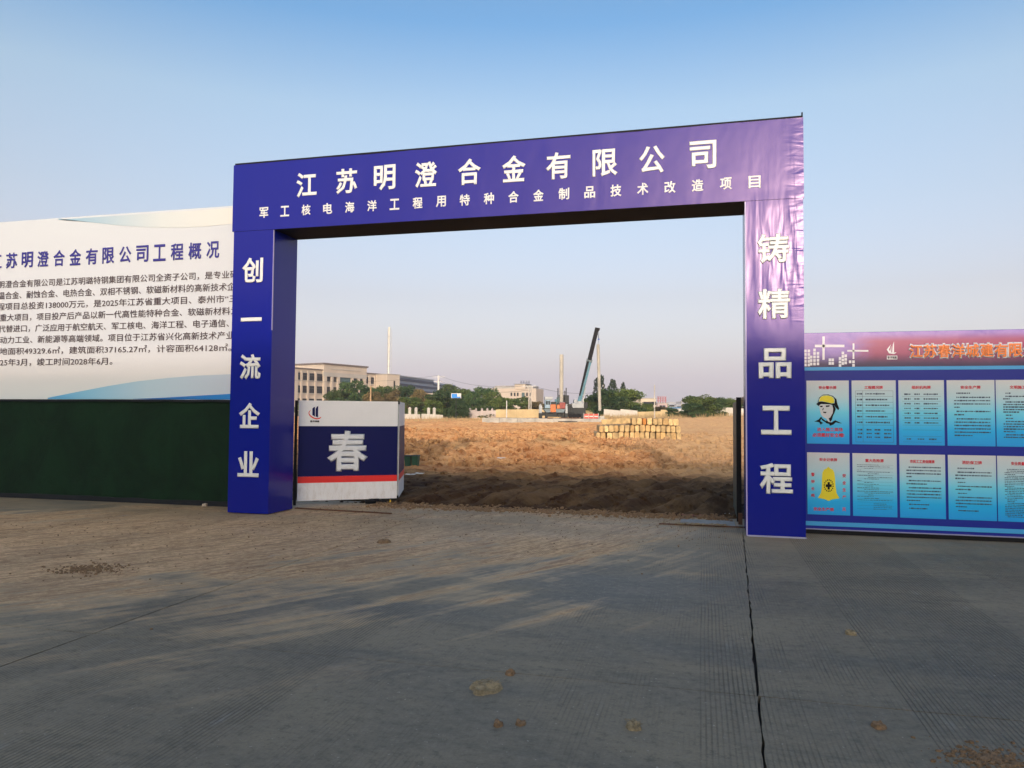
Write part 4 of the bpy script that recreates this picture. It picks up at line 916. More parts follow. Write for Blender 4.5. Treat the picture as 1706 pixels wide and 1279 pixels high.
rb('crane_carrier', 470, 1056, 682, 1112, -2.4, -.2, DKG); tu = rb('crane_turret', 520, 1000, 660, 1056, -2.2, -.1, LGT, bev=.05); rb('counterweight', 545, 955, 585, 1000, -1.9, -.6, LGT, tu, .04); rb('winch', 590, 975, 640, 1000, -1.6, -.7, LGT, tu); rb('engine', 662, 985, 712, 1052, -2, -.6, DKG, tu, .04)
rb('handrail', 655, 940, 660, 1000, -.5, -.45, STEEL, tu); rb('handrail', 680, 905, 685, 1000, -.5, -.45, BLACKM, tu)
d = -1.3
def boom(name, X0, Y0, X1, Y1, w0, w1, m_, dd=0.0, par=None):
    A, B = fm.pt(rx(X0), rz(Y0), d+dd), fm.pt(rx(X1), rz(Y1), d+dd); t = (B-A).normalized(); x = t.cross(fm.n).normalized(); mb = MB(); dp = .22
    n_ = fm.n*dp
    mb.hexa([A-x*w0/2+n_, A+x*w0/2+n_, A+x*w0/2-n_, A-x*w0/2-n_, B-x*w1/2+n_, B+x*w1/2+n_, B+x*w1/2-n_, B-x*w1/2-n_]); return mb.build(name, m_, par or rig, bevel=.02)
boom('boom_base', 612, 990, 733, 485, .46, .66, TEAL); boom('boom_edge_bar', 615, 905, 712, 500, .16, .30, BLACKM, .36); boom('boom_collar', 728, 505, 738, 468, .78, .78, GRYB)  # includes a black bar along the left edge of the teal boom base
boom('boom_extension', 734, 480, 822, 105, .54, .50, BLACKM, .02); boom('boom_extension', 650, 990, 690, 800, .14, .12, LGT, .2); 
bh = boom('boom_head', 800, 100, 856, 108, .36, .30, BLACKM, .05)
hk = MB(); hk.tube([fm.pt(rx(846), rz(120), d), fm.pt(rx(846), rz(222), d)], .025, 6); hk.tube([fm.pt(rx(832), rz(125), d), fm.pt(rx(842), rz(222), d)], .02, 6); hk.build('hoist_rope', BLACKM, rig)
mb = MB(); c = fm.pt(rx(845), rz(226), d); mb.tube([c-fm.n*.08, c+fm.n*.08], .13, 10); mb.build('hook_block', mat('hook_blue', (.05, .12, .4), .5), rig)
CP = mat('spun_concrete', (.46, .43, .37), .8, .12, .9)
mb = MB(); mb.tube([fm.pt(rx(399), rz(1000), d), fm.pt(rx(399), rz(415), d)], .26, 16)
o = mb.build('concrete_pile', CP, smooth=False); props(o, 'upright round concrete pile clamped in the middle of the piling rig', 'pile', 'upright concrete piles')
mb = MB(); mb.tube([fm.pt(rx(862), rz(1085), d), fm.pt(rx(838), rz(290), d)], .20, 16); o = mb.build('concrete_pile', CP); props(o, 'upright concrete pile hanging below the crane hook, right of the boom', 'pile', 'upright concrete piles')
mb = MB(); mb.tube([fm.pt(rx(838), rz(290), d), fm.pt(rx(845), rz(232), d)], .018, 6); o = mb.build('sling', BLACKM); props(o, 'thin sling between the hook and the hanging pile', 'rope')
bar_ = thing('barrier', 'low red and white barrier beside the piling rig', 'barrier', tuple(fm.pt(rx(745), q0, .4)))
RW = mat('red_panel', (.62, .09, .06), .6)
for i in range(3): rb_ = MB().fbox(fm, rx(658+i*57), rx(712+i*57), rz(1180), rz(1125), .38, .42).build('panel', RW, bar_); 
for i in range(3): MB().fbox(fm, rx(664+i*57), rx(706+i*57), rz(1160), rz(1150), .421, .43).build('white_band', mat('band_white', (.75, .7, .66), .6), bar_)
for X in (655, 712, 769, 826): MB().fbox(fm, rx(X-2), rx(X+2), rz(1183), rz(1115), .36, .44).build('post', STEEL, bar_)
mb = MB(); c = fm.pt(rx(880), q0, -1); mb.fbox(fm, rx(845), rx(905), rz(1195), rz(1150), -1.5, -.2); o = mb.build('concrete_block', CONC, bevel=.03); props(o, 'pale concrete block under the hanging pile', 'block')

# ------------------------------------------------------------------ walls at the back of the site
OCH = mat('ochre_wall', (.60, .46, .25), .9, .14, .5, bmp=.2); PLA = mat('pale_plaster', (.66, .62, .55), .9, .12, .4); PNK = mat('grey_pink_plaster', (.50, .43, .40), .9, .2, .5)
def zrow(px, py, Z): return dep(px, py, Z).z
def wall(name, px0, px1, py_t0, py_t1, Z0, Z1, m_, label, dep_=.25, step=None, ragged=0):
    A, B = dep(px0, 690, Z0), dep(px1, 690, Z1); fr = Frame((A.x, A.y), (B.x, B.y)); z0, z1 = zrow(px0, py_t0, Z0), zrow(px1, py_t1, Z1)
    t_ = thing(name, label, 'wall', (A.x, A.y, ground_z(A.x, A.y)), 'boundary walls beyond the site')
    n_ = step or max(2, int(fr.len/3.0))
    for i in range(n_):
        u0, u1 = i/n_, (i+1)/n_; rg = [random.uniform(-ragged, ragged) for _ in range(2)]; za, zb_ = z0+(z1-z0)*u0+rg[0], z0+(z1-z0)*u1+rg[1]; s0, s1 = fr.len*u0+.006, fr.len*u1-.006; P = fr.pt
        MB().hexa([P(s0, -.8, 0), P(s1, -.8, 0), P(s1, -.8, -dep_), P(s0, -.8, -dep_), P(s0, za, 0), P(s1, zb_, 0), P(s1, zb_, -dep_), P(s0, za, -dep_)]).build('panel', m_, t_)
    return t_, fr, z0, z1
def balusters(t_, fr, pxs_, py, m_):
    for x in pxs_:
        s_, z = fr.px(x, py); z0 = -.4
        mb = MB().fbox(fr, s_-.16, s_+.16, z0, z, -.35, .1); mb.build('pillar', m_, t_); P = fr.pt
        MB().add([P(s_-.2, z, .14), P(s_+.2, z, .14), P(s_+.2, z, -.39), P(s_-.2, z, -.39), P(s_, z+.22, -.12)], [(0, 1, 4), (1, 2, 4), (2, 3, 4), (3, 0, 4), (3, 2, 1, 0)]).build('pillar_cap', m_, t_)
t_, fr, *_ = wall('boundary_wall', 660, 700, 689, 690, 119, 121, PLA, 'short white wall with two posts just right of the white gate'); balusters(t_, fr, (683, 693.5), 680, PLA)
t_, fr, *_ = wall('boundary_wall', 703, 738, 689, 691, 121, 123, PLA, 'short white wall with two posts left of the dark round tree'); balusters(t_, fr, (714.5, 724), 680.5, PLA)
t_, fr, *_ = wall('boundary_wall', 758, 826, 684, 683.5, 124, 124, PNK, 'greyish stained wall with small posts left of the ochre wall', ragged=.12); balusters(t_, fr, (766, 774, 783, 793, 803, 812, 820), 681.5, PNK)
wall('boundary_wall', 826, 930, 682, 681.5, 124, 124, OCH, 'long ochre wall left of the piling rig')
wall('boundary_wall', 930, 1010, 684, 683, 124, 124, OCH, 'ochre wall seen under and right of the piling rig')
wall('boundary_wall', 1006, 1062, 682, 683, 118, 118, PLA, 'pale streaked wall behind the left of the pile stack', ragged=.15)
wall('boundary_wall', 1062, 1140, 684, 684, 119, 119, OCH, 'worn ochre wall behind the right of the pile stack', ragged=.2)
wall('boundary_wall', 1188, 1262, 680, 678.5, 112, 110, PLA, 'pale broken wall at the right end behind the bushes', ragged=.18)

# ------------------------------------------------------------------ buildings beyond
WST = mat('warm_stone', (.54, .46, .38), .85, .08, .12); WST2 = mat('grey_stone', (.45, .42, .38), .85, .08, .12); CORN = mat('dark_cornice', (.16, .13, .12), .8); WIN = mat('dark_window', (.012, .013, .018), .5, spec=.25)
def hz(px): return 0
def bframe(px0, Z0, px1, Z1): A, B = dep(px0, 690, Z0), dep(px1, 690, Z1); return Frame((A.x, A.y), (B.x, B.y)), A
fo, A = bframe(440, 222, 645, 268)
ob = thing('office_building', 'long stone office block with rows of dark windows and pilasters, behind the white gate', 'building', (A.x, A.y, 0))
def o6(X, Y): return fo.px(490+X/10.035, 590+Y/10.035)
zroof = o6(200, 232)[1]; sE = fo.len
MB().fbox(fo, 0, sE, -1, zroof-.9, -14, 0).build('wall', WST, ob)
MB().fbox(fo, -.3, sE+.2, zroof-.35, zroof, -14.3, .5).build('cornice', CORN, ob)
MB().fbox(fo, -.1, sE, zroof-.9, zroof-.35, -14, .1).build('parapet', WST, ob)
sP0, sP1 = o6(470, 300)[0], o6(1190, 300)[0]; zP = o6(830, 172)[1]
MB().fbox(fo, sP0, sP1, zroof-.9, zP-.5, -13, .7).build('pavilion', WST, ob); MB().fbox(fo, sP0-.4, sP1+.4, zP-.5, zP, -13.4, 1.1).build('pavilion_cornice', CORN, ob)
MB().fbox(fo, sP0, sP1, zroof-2.2, zroof-.9, -1, .7).build('pavilion_frieze', WST2, ob)
MB().fbox(fo, sP0+3, sP1-3, zP-2.0, zP-1.8, .7, .85).build('moulding', WST2, ob)
ztop1, zbot1 = o6(290, 318)[1], o6(290, 437)[1]; hw = ztop1-zbot1; fl_ = ztop1-o6(290, 530)[1]
winX = [25, 140, 255, 380, 540, 640, 985, 1085, 1195, 1285, 1370, 1465]; winW = [65, 65, 75, 75, 57, 62, 55, 48, 38, 42, 52, 46]
left = -1
sp = o6(140, 370)[0]-o6(25, 370)[0]
allw = [(o6(X-w_*.08, 370)[0], o6(X+w_*1.22, 370)[0]) for X, w_ in zip(winX, winW)]
k = 1
while allw[0][0]-k*sp > 1.0: allw.append((o6(25, 370)[0]-k*sp, o6(90, 370)[0]-k*sp)); k += 1
for fl2 in range(4):
    for (a, b) in allw:
        dd = 1.6 if sP0 < a < sP1 and False else 0
        w_ = MB().fbox(fo, a, b, zbot1-fl2*fl_, ztop1-fl2*fl_, .02, .06).build('window', WIN, ob)
        MB().fbox(fo, a, b, (zbot1*.35+ztop1*.65)-fl2*fl_, (zbot1*.35+ztop1*.65)-fl2*fl_+.08, .061, .09).build('transom', CORN, w_)
    MB().fbox(fo, 0, sE, zbot1-fl2*fl_-.35, zbot1-fl2*fl_-.1, 0, .35).build('sill_band', WST2, ob)
a, b = o6(755, 370)[0], o6(940, 370)[0]
MB().fbox(fo, a, b, zbot1-.6, ztop1, .02, .10).build('loggia', mat('teal_glass', (.06, .12, .13), .25), ob)
for X, w_ in ((103, 28), (214, 28), (338, 30), (478, 46), (603, 30), (709, 34), (945, 26), (1048, 28), (1142, 40), (1239, 30), (1332, 30), (1427, 28), (1516, 26)):
    a, b = o6(X, 370)[0], o6(X+w_, 370)[0]; MB().fbox(fo, a, b, -1, zroof-.9 if X < 470 or X > 1190 else zroof-2.2, 0, .4 if X < 470 or X > 1190 else .72).build('pilaster', WST, ob)
k = 1
while o6(100, 370)[0]-k*sp > .5:
    a = o6(100, 370)[0]-k*sp; MB().fbox(fo, a, a+1.6, -1, zroof-.9, 0, .4).build('pilaster', WST, ob); k += 1
# plant hall beyond
fh, A = bframe(664, 270, 758, 330)
hb = thing('plant_hall', 'long low blue grey louvred factory hall with banded walls', 'building', (A.x, A.y, 0))
BG1, BG2 = mat('blue_grey_cladding', (.24, .29, .38), .6, .08, .1), mat('dark_band', (.03, .04, .08), .6)
sM = fh.px(722, 640)[0]; zA = fh.px(670, 627)[1]; zB = fh.px(756, 641)[1]
MB().fbox(fh, 0, sM, -1, zA, -30, 0).build('wall', BG1, hb); MB().fbox(fh, sM, fh.len, -1, zB, -30, .0).build('wall', BG1, hb)
for X0, X1, y_, th in ((665, 722, 634.3, 2.2), (665, 757, 643, 2.4), (665, 757, 652, 2.4), (722, 757, 637, 1.2)):
    a, b = fh.px(X0, 650)[0], fh.px(X1, 650)[0]; z = fh.px(690, y_)[1]; MB().fbox(fh, a+.1, b-.1, z-th*.20, z+th*.20, .01, .4).build('louvre_band', BG2, hb)
MB().fbox(fh, -.2, sM+.2, zA, zA+.35, -30.2, .4).build('roof_edge', mat('pale_roof_edge', (.45, .48, .52), .5), hb)
MB().fbox(fh, fh.px(700, 660)[0], fh.px(736, 660)[0], -1, fh.px(715, 656)[1], .5, 6).build('annexe', WST, hb)
fq, A = bframe(644, 258, 665, 262)
sb = thing('stair_tower', 'plain cream stair tower between the office block and the grey hall', 'building', (A.x, A.y, 0))
MB().fbox(fq, 0, fq.len, -1, fq.px(655, 624)[1], -7, 0).build('wall', WST, sb); MB().fbox(fq, fq.len*.52, fq.len*.62, fq.px(655, 648)[1], fq.px(655, 634)[1], .01, .15).build('window', WIN, sb)
MB().fbox(fq, -.2, fq.len+.2, fq.px(655, 624)[1], fq.px(655, 623)[1], -7.2, .2).build('cornice', WST2, sb)
# chimney
c = dep(646.5, 690, 300); ch = thing('chimney_stack', 'slim pale chimney mast with rings standing behind the office block', 'chimney', (c.x, c.y, 0)); zc = dep(646.5, 544, 300).z
CHM = mat('chimney_white', (.72, .70, .62), .6, .06, .2); CHG = mat('chimney_lattice', (.45, .43, .43), .6)
MB().tube([(c.x, c.y, 0), (c.x, c.y, zc)], .42, 12).build('flue', CHM, ch)
mb = MB(); u_ = CR
for k in range(3):
    an = k*2.094+.3; mb.tube([(c.x+.95*math.cos(an)*1.2, c.y+1.1*math.sin(an), 0), (c.x+.95*math.cos(an), c.y+.95*math.sin(an), zc-1.2)], .09, 6)
mb.build('mast_leg', CHG, ch)
for k in range(11):
    z = zc-.8-k*3.0; ring = MB(); pts = [(c.x+1.0*math.cos(t*2.094+.3), c.y+1.0*math.sin(t*2.094+.3), z) for t in range(3)]
    for t in range(3): ring.bar(pts[t], pts[(t+1) % 3], .09); ring.bar(pts[t], (c.x, c.y, z), .08)
    ring.build('platform_ring', CHG, ch)
MB().tube([(c.x+.3, c.y, zc), (c.x+.3, c.y, zc+1.1)], .06, 6).build('lightning_rod', CHG, ch)
# cream hall with roof letters
fc, A = bframe(803, 256, 893, 250)
cbld = thing('cream_building', 'cream building with small windows and letters on its roof, left of the piling rig', 'building', (A.x, A.y, 0))
CRM = mat('cream_render', (.55, .47, .39), .85, .07, .15)
def cpx(x, y): return fc.px(x, y)
zc1 = cpx(860, 647)[1]; MB().fbox(fc, 0, fc.len, -1, zc1, -9, 0).build('wall', CRM, cbld)
MB().fbox(fc, cpx(822, 650)[0], cpx(886, 650)[0], zc1, cpx(860, 642)[1], -8, -1.5).build('upper_wall', mat('grey_render', (.40, .38, .36), .8), cbld)
MB().fbox(fc, cpx(858, 650)[0], cpx(876, 650)[0], zc1-.2, cpx(866, 640)[1], -6, .4).build('entrance_block', CRM, cbld)
MB().fbox(fc, cpx(858, 650)[0]-.3, cpx(876, 650)[0]+.3, cpx(866, 640)[1], cpx(866, 639.4)[1], -6.3, .8).build('entrance_roof', mat('slate', (.2, .24, .26), .7), cbld)
for y_ in (656.5, 666):
    for x in (815, 826.5, 852, 857.5, 863, 878, 884):
        a, b = cpx(x-1.1, y_)[0], cpx(x+1.4, y_)[0]; dd = .42 if 858 < x < 876 else .02
        MB().fbox(fc, a, b, cpx(x, y_+3)[1], cpx(x, y_-2.6)[1], dd, dd+.15).build('window', WIN, cbld)
MB().fbox(fc, cpx(870, 660)[0], cpx(874.5, 660)[0], cpx(872, 668)[1], cpx(872, 654)[1], .42, .6).build('glazing', bpy.data.materials['teal_glass'], cbld)
rl = thing('roof_sign', 'row of small dark letters standing on the cream building roof', 'sign', tuple(fc.pt(cpx(866, 640)[0], cpx(866, 639.4)[1], -1)))
zr = cpx(868, 639.3)[1]
for i, x in enumerate((866.5, 871, 875.5, 879.5)):
    s0 = cpx(x, 640)[0]; mb = MB()
    for a, b, c2, d2 in ((-.36, .36, .95, 1.08), (-.30, .30, .5, .62), (-.06, .06, .1, 1.05), (-.34, -.22, .1, .7), (.2, .32, .15, .8)): mb.fbox(fc, s0+a, s0+b, zr+c2, zr+d2, -1.1, -1)
    mb.fbox(fc, s0-.5, s0+.5, zr-.02, zr+.05, -1.2, -.9); mb.build('letter', mat('sign_grey', (.16, .17, .22), .6), rl)
def simple_building(name, px0, px1, pyt, Z, m_, label, wins=(), depth=12, roofm=None, roof=0):
    f, A = bframe(px0, Z, px1, Z+2); t_ = thing(name, label, 'building', (A.x, A.y, 0)); zt_ = f.px((px0+px1)/2, pyt)[1]
    MB().fbox(f, 0, f.len, -1, zt_, -depth, 0).build('wall', m_, t_)
    MB().fbox(f, -.3, f.len+.3, zt_, zt_+.35, -depth-.3, .3).build('roof', roofm or WST2, t_)
    for (x, y_, w_, h_) in wins:
        a, z_ = f.px(x, y_); MB().fbox(f, a, a+w_, z_-h_, z_, .02, .15).build('window', WIN, t_)
    return t_, f, zt_
WHT = mat('white_render', (.72, .70, .67), .8, .06, .2)
simple_building('white_block', 896, 903, 652, 300, WHT, 'narrow white block just left of the piling rig', [(897.5, 656, .8, 1), (900, 656, .8, 1), (897.5, 662, .8, 1)])
simple_building('white_block', 887, 896, 649, 330, WHT, 'taller hazy white block right of the cream building', [(889, 653, 1, 1), (892, 653, 1, 1), (889, 659, 1, 1), (892, 659, 1, 1)])
simple_building('cream_block', 1068, 1093, 664, 320, mat('cream_render_far', (.66, .56, .42), .85, .06, .2), 'low cream block behind the thin pole, right of the dark pines', [(1072, 669, 2, 1.4), (1079, 669, 2, 1.4), (1086, 669, 2, 1.4)])
t_, f, zt_ = simple_building('red_roofed_block', 1096, 1112, 672, 380, mat('pale_pink_render', (.58, .44, .42), .85, .06, .2), 'pinkish block with a red frame on its roof, right of the thin pole', [(1099, 675, 1.5, 1.2), (1104, 675, 1.5, 1.2)])
mb = MB(); RF = mat('faded_red_steel', (.45, .13, .13), .7)
for i in range(4):
    s_ = f.len*(.1+.25*i); mb.fbox(f, s_, s_+.3, zt_+.35, zt_+3.4, -1, -.7)
for z in (1.2, 2.2, 3.2): mb.fbox(f, 0, f.len, zt_+z, zt_+z+.3, -.99, -.71)
mb.build('roof_frame', RF, t_)
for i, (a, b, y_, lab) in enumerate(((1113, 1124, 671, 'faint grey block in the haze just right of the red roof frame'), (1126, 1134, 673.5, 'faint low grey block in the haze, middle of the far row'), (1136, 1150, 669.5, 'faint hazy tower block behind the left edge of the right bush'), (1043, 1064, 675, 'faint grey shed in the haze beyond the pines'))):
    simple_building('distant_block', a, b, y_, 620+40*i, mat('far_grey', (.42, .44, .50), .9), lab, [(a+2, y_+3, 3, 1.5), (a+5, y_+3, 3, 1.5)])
simple_building('blue_roofed_shed', 1128, 1143, 680, 300, WHT, 'low white shed with a bright blue roof in the far field', roofm=mat('bright_blue_roof', (.08, .30, .62), .6), depth=8)

# billboard in the trees
c0_, c1_ = dep(751.5, 660, 116.5), dep(768, 660, 116); f = Frame((c0_.x, c0_.y), (c1_.x, c1_.y))
hs = thing('roadside_sign', 'small blue and white sign board standing among the trees', 'sign', (c0_.x, c0_.y, 0))
z0, z1 = f.px(760, 663)[1], f.px(760, 655)[1]
MB().fbox(f, 0, f.len, z0, z1, -.1, 0).build('board', WHT, hs); MB().fbox(f, .1, f.len*.62, z0+.1, z1-.08, .001, .01).build('blue_panel', mat('sign_blue', (.03, .26, .75), .5), hs)
MB().fbox(f, f.len*.1, f.len*.95, z0+.02, z0+.22, .011, .02).build('blue_strip', bpy.data.materials['sign_blue'], hs)
mb = MB()
for q_ in (.5,): mb.fbox(f, f.len*q_-.05, f.len*q_+.05, -.5, z0, -.1, -.02)
mb.build('post', DKG, hs)
# poles and wires
POLE = mat('pole_concrete', (.55, .50, .44), .8); 
def pole(px, pyt, Z, r, lab, arms=(), m_=None, pyb=692):
    c = dep(px, pyb, Z); zt_ = dep(px, pyt, Z).z; t_ = thing('utility_pole', lab, 'pole', (c.x, c.y, ground_z(c.x, c.y)-.1), 'poles beyond the site')
    MB().tube([(c.x, c.y, -.3), (c.x, c.y, zt_)], [r, r*.75], 8).build('shaft', m_ or POLE, t_)
    for dz, L_ in arms: MB().bar((c.x-L_/2, c.y, zt_-dz), (c.x+L_/2, c.y, zt_-dz), .12).build('crossarm', m_ or STEEL, t_)
    return Vector((c.x, c.y, zt_))
pA_ = pole(617, 642, 105, .13, 'tan pole rising behind the white gate in front of the office block', m_=mat('tan_wood', (.50, .33, .18), .8))
pB_ = pole(730, 625, 190, .32, 'stout white pole with a crossarm in front of the grey hall', ((.4, 3.4), (1.6, 2.4)), m_=WHT)
pC_ = pole(881.3, 642, 130, .14, 'left pole of the paired poles left of the piling rig', ((.1, 2.6),))
pD_ = pole(884.6, 642, 130, .13, 'right pole of the paired poles left of the piling rig')
pole(844, 667, 118, .10, 'short pale post above the ochre wall', m_=WHT); pE_ = pole(1090.5, 641, 105, .09, 'thin lone pole behind the right of the pile stack'); pole(1135.5, 668, 118, .09, 'short thin post left of the right bush')
pole(1005, 640, 140, .1, 'thin pole hidden in the dark pines')
def wire(a, b, sag, lab, r=.022):
    pts = [a.lerp(b, t/14)-Vector((0, 0, sag*4*(t/14)*(1-t/14))) for t in range(15)]; o = MB().tube(pts, r, 4, False).build('power_line', BLACKM); props(o, lab, 'cable', 'power lines beyond the site')
wire(pB_, pC_, 1.2, 'upper power line from the white pole to the paired poles'); wire(pB_-Vector((0, 0, 1.2)), pC_-Vector((0, 0, .8)), 1.4, 'lower power line from the white pole to the paired poles')
wire(pD_, dep(1005, 652, 150), .8, 'power line passing behind the piling rig'); wire(dep(440, 628, 200), pB_, 1.5, 'power line across the front of the office block')

# ------------------------------------------------------------------ trees
def leaf_mat(name, a, b):
    m, n, l, bs = new_mat(name); P = pos(n); oi = n.new('ShaderNodeObjectInfo')
    f = noise(n, l, P, .55, 3); g = noise(n, l, P, 3.0, 2)
    col = mixc(n, l, sstep(n, l, f, .35, .65), a, b); col = mixc(n, l, mth(n, l, 'MULTIPLY', g, .5), col, tuple(v*.6 for v in a))
    k = mth(n, l, 'MULTIPLY_ADD', oi.outputs['Random'], .5, .75); cm = n.new('ShaderNodeCombineXYZ')
    for i in range(3): l.new(k, cm.inputs[i])
    col = mixc(n, l, 1.0, col, cm.outputs[0], 'MULTIPLY'); l.new(col, bs.inputs['Base Color']); bs.inputs['Roughness'].default_value = .65
    tr = n.new('ShaderNodeBsdfTranslucent'); l.new(col, tr.inputs[0]); mxs = n.new('ShaderNodeMixShader'); mxs.inputs[0].default_value = .22
    l.new(bs.outputs[0], mxs.inputs[1]); l.new(tr.outputs[0], mxs.inputs[2]); l.new(mxs.outputs[0], n['Material Output'].inputs[0]); return m
LG = leaf_mat('green_leaves', (.085, .14, .028), (.18, .235, .05)); LD = leaf_mat('dark_green_leaves', (.042, .095, .028), (.10, .165, .045)); LO = leaf_mat('olive_brown_leaves', (.16, .12, .045), (.26, .19, .07)); LP = leaf_mat('pine_needles', (.028, .055, .034), (.052, .085, .046))
BARK = mat('bark', (.12, .085, .055), .9)
def crown_mesh(seed, kind='round', nl=2600, ls=.060):
    """unit crown (height 1, width 1): leaf faces gathered into clumps on the ends of branches"""
    rd = np.random.default_rng(seed); V_, F_ = [], []
    nc = 44 if kind == 'round' else 46
    C_ = []
    for i in range(nc):
        if kind == 'round':
            th = rd.uniform(0, 6.28); z = rd.uniform(.14, .96); rad = .40*math.sqrt(max(0, 1-((z-.48)/.56)**2))*rd.uniform(.45, 1.05)
            C_.append((rad*math.cos(th), rad*math.sin(th), z, rd.uniform(.09, .17)))
        elif kind == 'pine':
            z = .12+.86*i/nc; th = i*2.4; rad = (.40*(1-z)+.05)*rd.uniform(.5, 1.1); C_.append((rad*math.cos(th), rad*math.sin(th), z, rd.uniform(.035, .08)))
        else:
            th = rd.uniform(0, 6.28); z = rd.uniform(.08, .8); rad = .46*math.sqrt(max(.02, 1-(z/.95)**2))*rd.uniform(.3, 1); C_.append((rad*math.cos(th), rad*math.sin(th), z, rd.uniform(.10, .18)))
    for i in range(nl):
        x, y, z, r = C_[rd.integers(nc)]; d_ = rd.normal(size=3); d_ /= np.linalg.norm(d_); q = r*rd.uniform(.35, 1)**.5*(1.25 if rd.random() < .12 else 1)
        c = np.array((x, y, z))+d_*q*np.array((1, 1, .8)); a = rd.normal(size=3); a -= a.dot(d_)*d_*.6; a /= np.linalg.norm(a); b = np.cross(a, rd.normal(size=3)); b /= np.linalg.norm(b)
        s_ = ls*rd.uniform(.5, 1.1); k = len(V_); V_ += [c-a*s_*.5, c+b*s_*.28, c+a*s_*.5, c-b*s_*.28]; F_.append((k, k+1, k+2, k+3))
    me = bpy.data.meshes.new('crown'); me.from_pydata([tuple(v) for v in V_], [], F_); return me, C_
def trunk_mesh(seed, C_, bare=False):
    mb = MB(); rd = random.Random(seed); mb.tube([(0, 0, -.05), (.01, 0, .2), (-.01, .01, .45), (.0, 0, .7)], [.030, .024, .016, .006], 7)
    for x, y, z, r in C_[:12 if not bare else 22]:
        z0 = max(.08, z*.55); mb.tube([(0, 0, z0), (x*.5, y*.5, (z0+z)/2+.03), (x, y, z)], [.011, .007, .003], 5)
    me = bpy.data.meshes.new('trunk'); me.from_pydata([tuple(v) for v in mb.v], [], mb.f); me.materials.append(BARK); return me
VAR = {}
for kind, n_ in (('round', 4), ('pine', 2), ('bush', 3)):
    for i in range(n_):
        cm_, C_ = crown_mesh(100+i*7+len(kind), kind, 9500 if kind != 'pine' else 3400, .066 if kind != 'pine' else .05); VAR[kind, i] = (cm_, trunk_mesh(5+i, C_))
VM = {}
def tree(px, pyt, wpx, Z, kind, m_, lab, base=694, name=None, i=0):
    c = dep(px, base, Z); g = ground_z(c.x, c.y)-.1; top = dep(px, pyt, Z).z; h = (top-g)/1.02; w = wpx*Z/FOC
    t_ = thing(name or {'round': 'broadleaf_tree', 'pine': 'pine_tree', 'bush': 'bush'}[kind], lab, 'bush' if kind == 'bush' else 'tree', (c.x, c.y, g), {'round': 'trees beyond the boundary wall', 'pine': 'tall dark pines', 'bush': 'bushes by the boundary wall'}[kind])
    cm_, tm = VAR[kind, i % (4 if kind == 'round' else 2 if kind == 'pine' else 3)]; key = (cm_.name, m_.name)
    if key not in VM: q = cm_.copy(); q.materials.clear(); q.materials.append(m_); VM[key] = q
    for nm, me_ in (('crown', VM[key]), ('trunk', tm)):
        o = bpy.data.objects.new(nm, me_); COL.objects.link(o); o.parent = t_; o.scale = (w*1.3, w*1.3, h*(1.2 if kind == 'bush' else 1.04)); o.rotation_euler.z = random.random()*6.28
        if nm == 'crown': rz_ = o.rotation_euler.z
        else: o.rotation_euler.z = rz_
    return t_
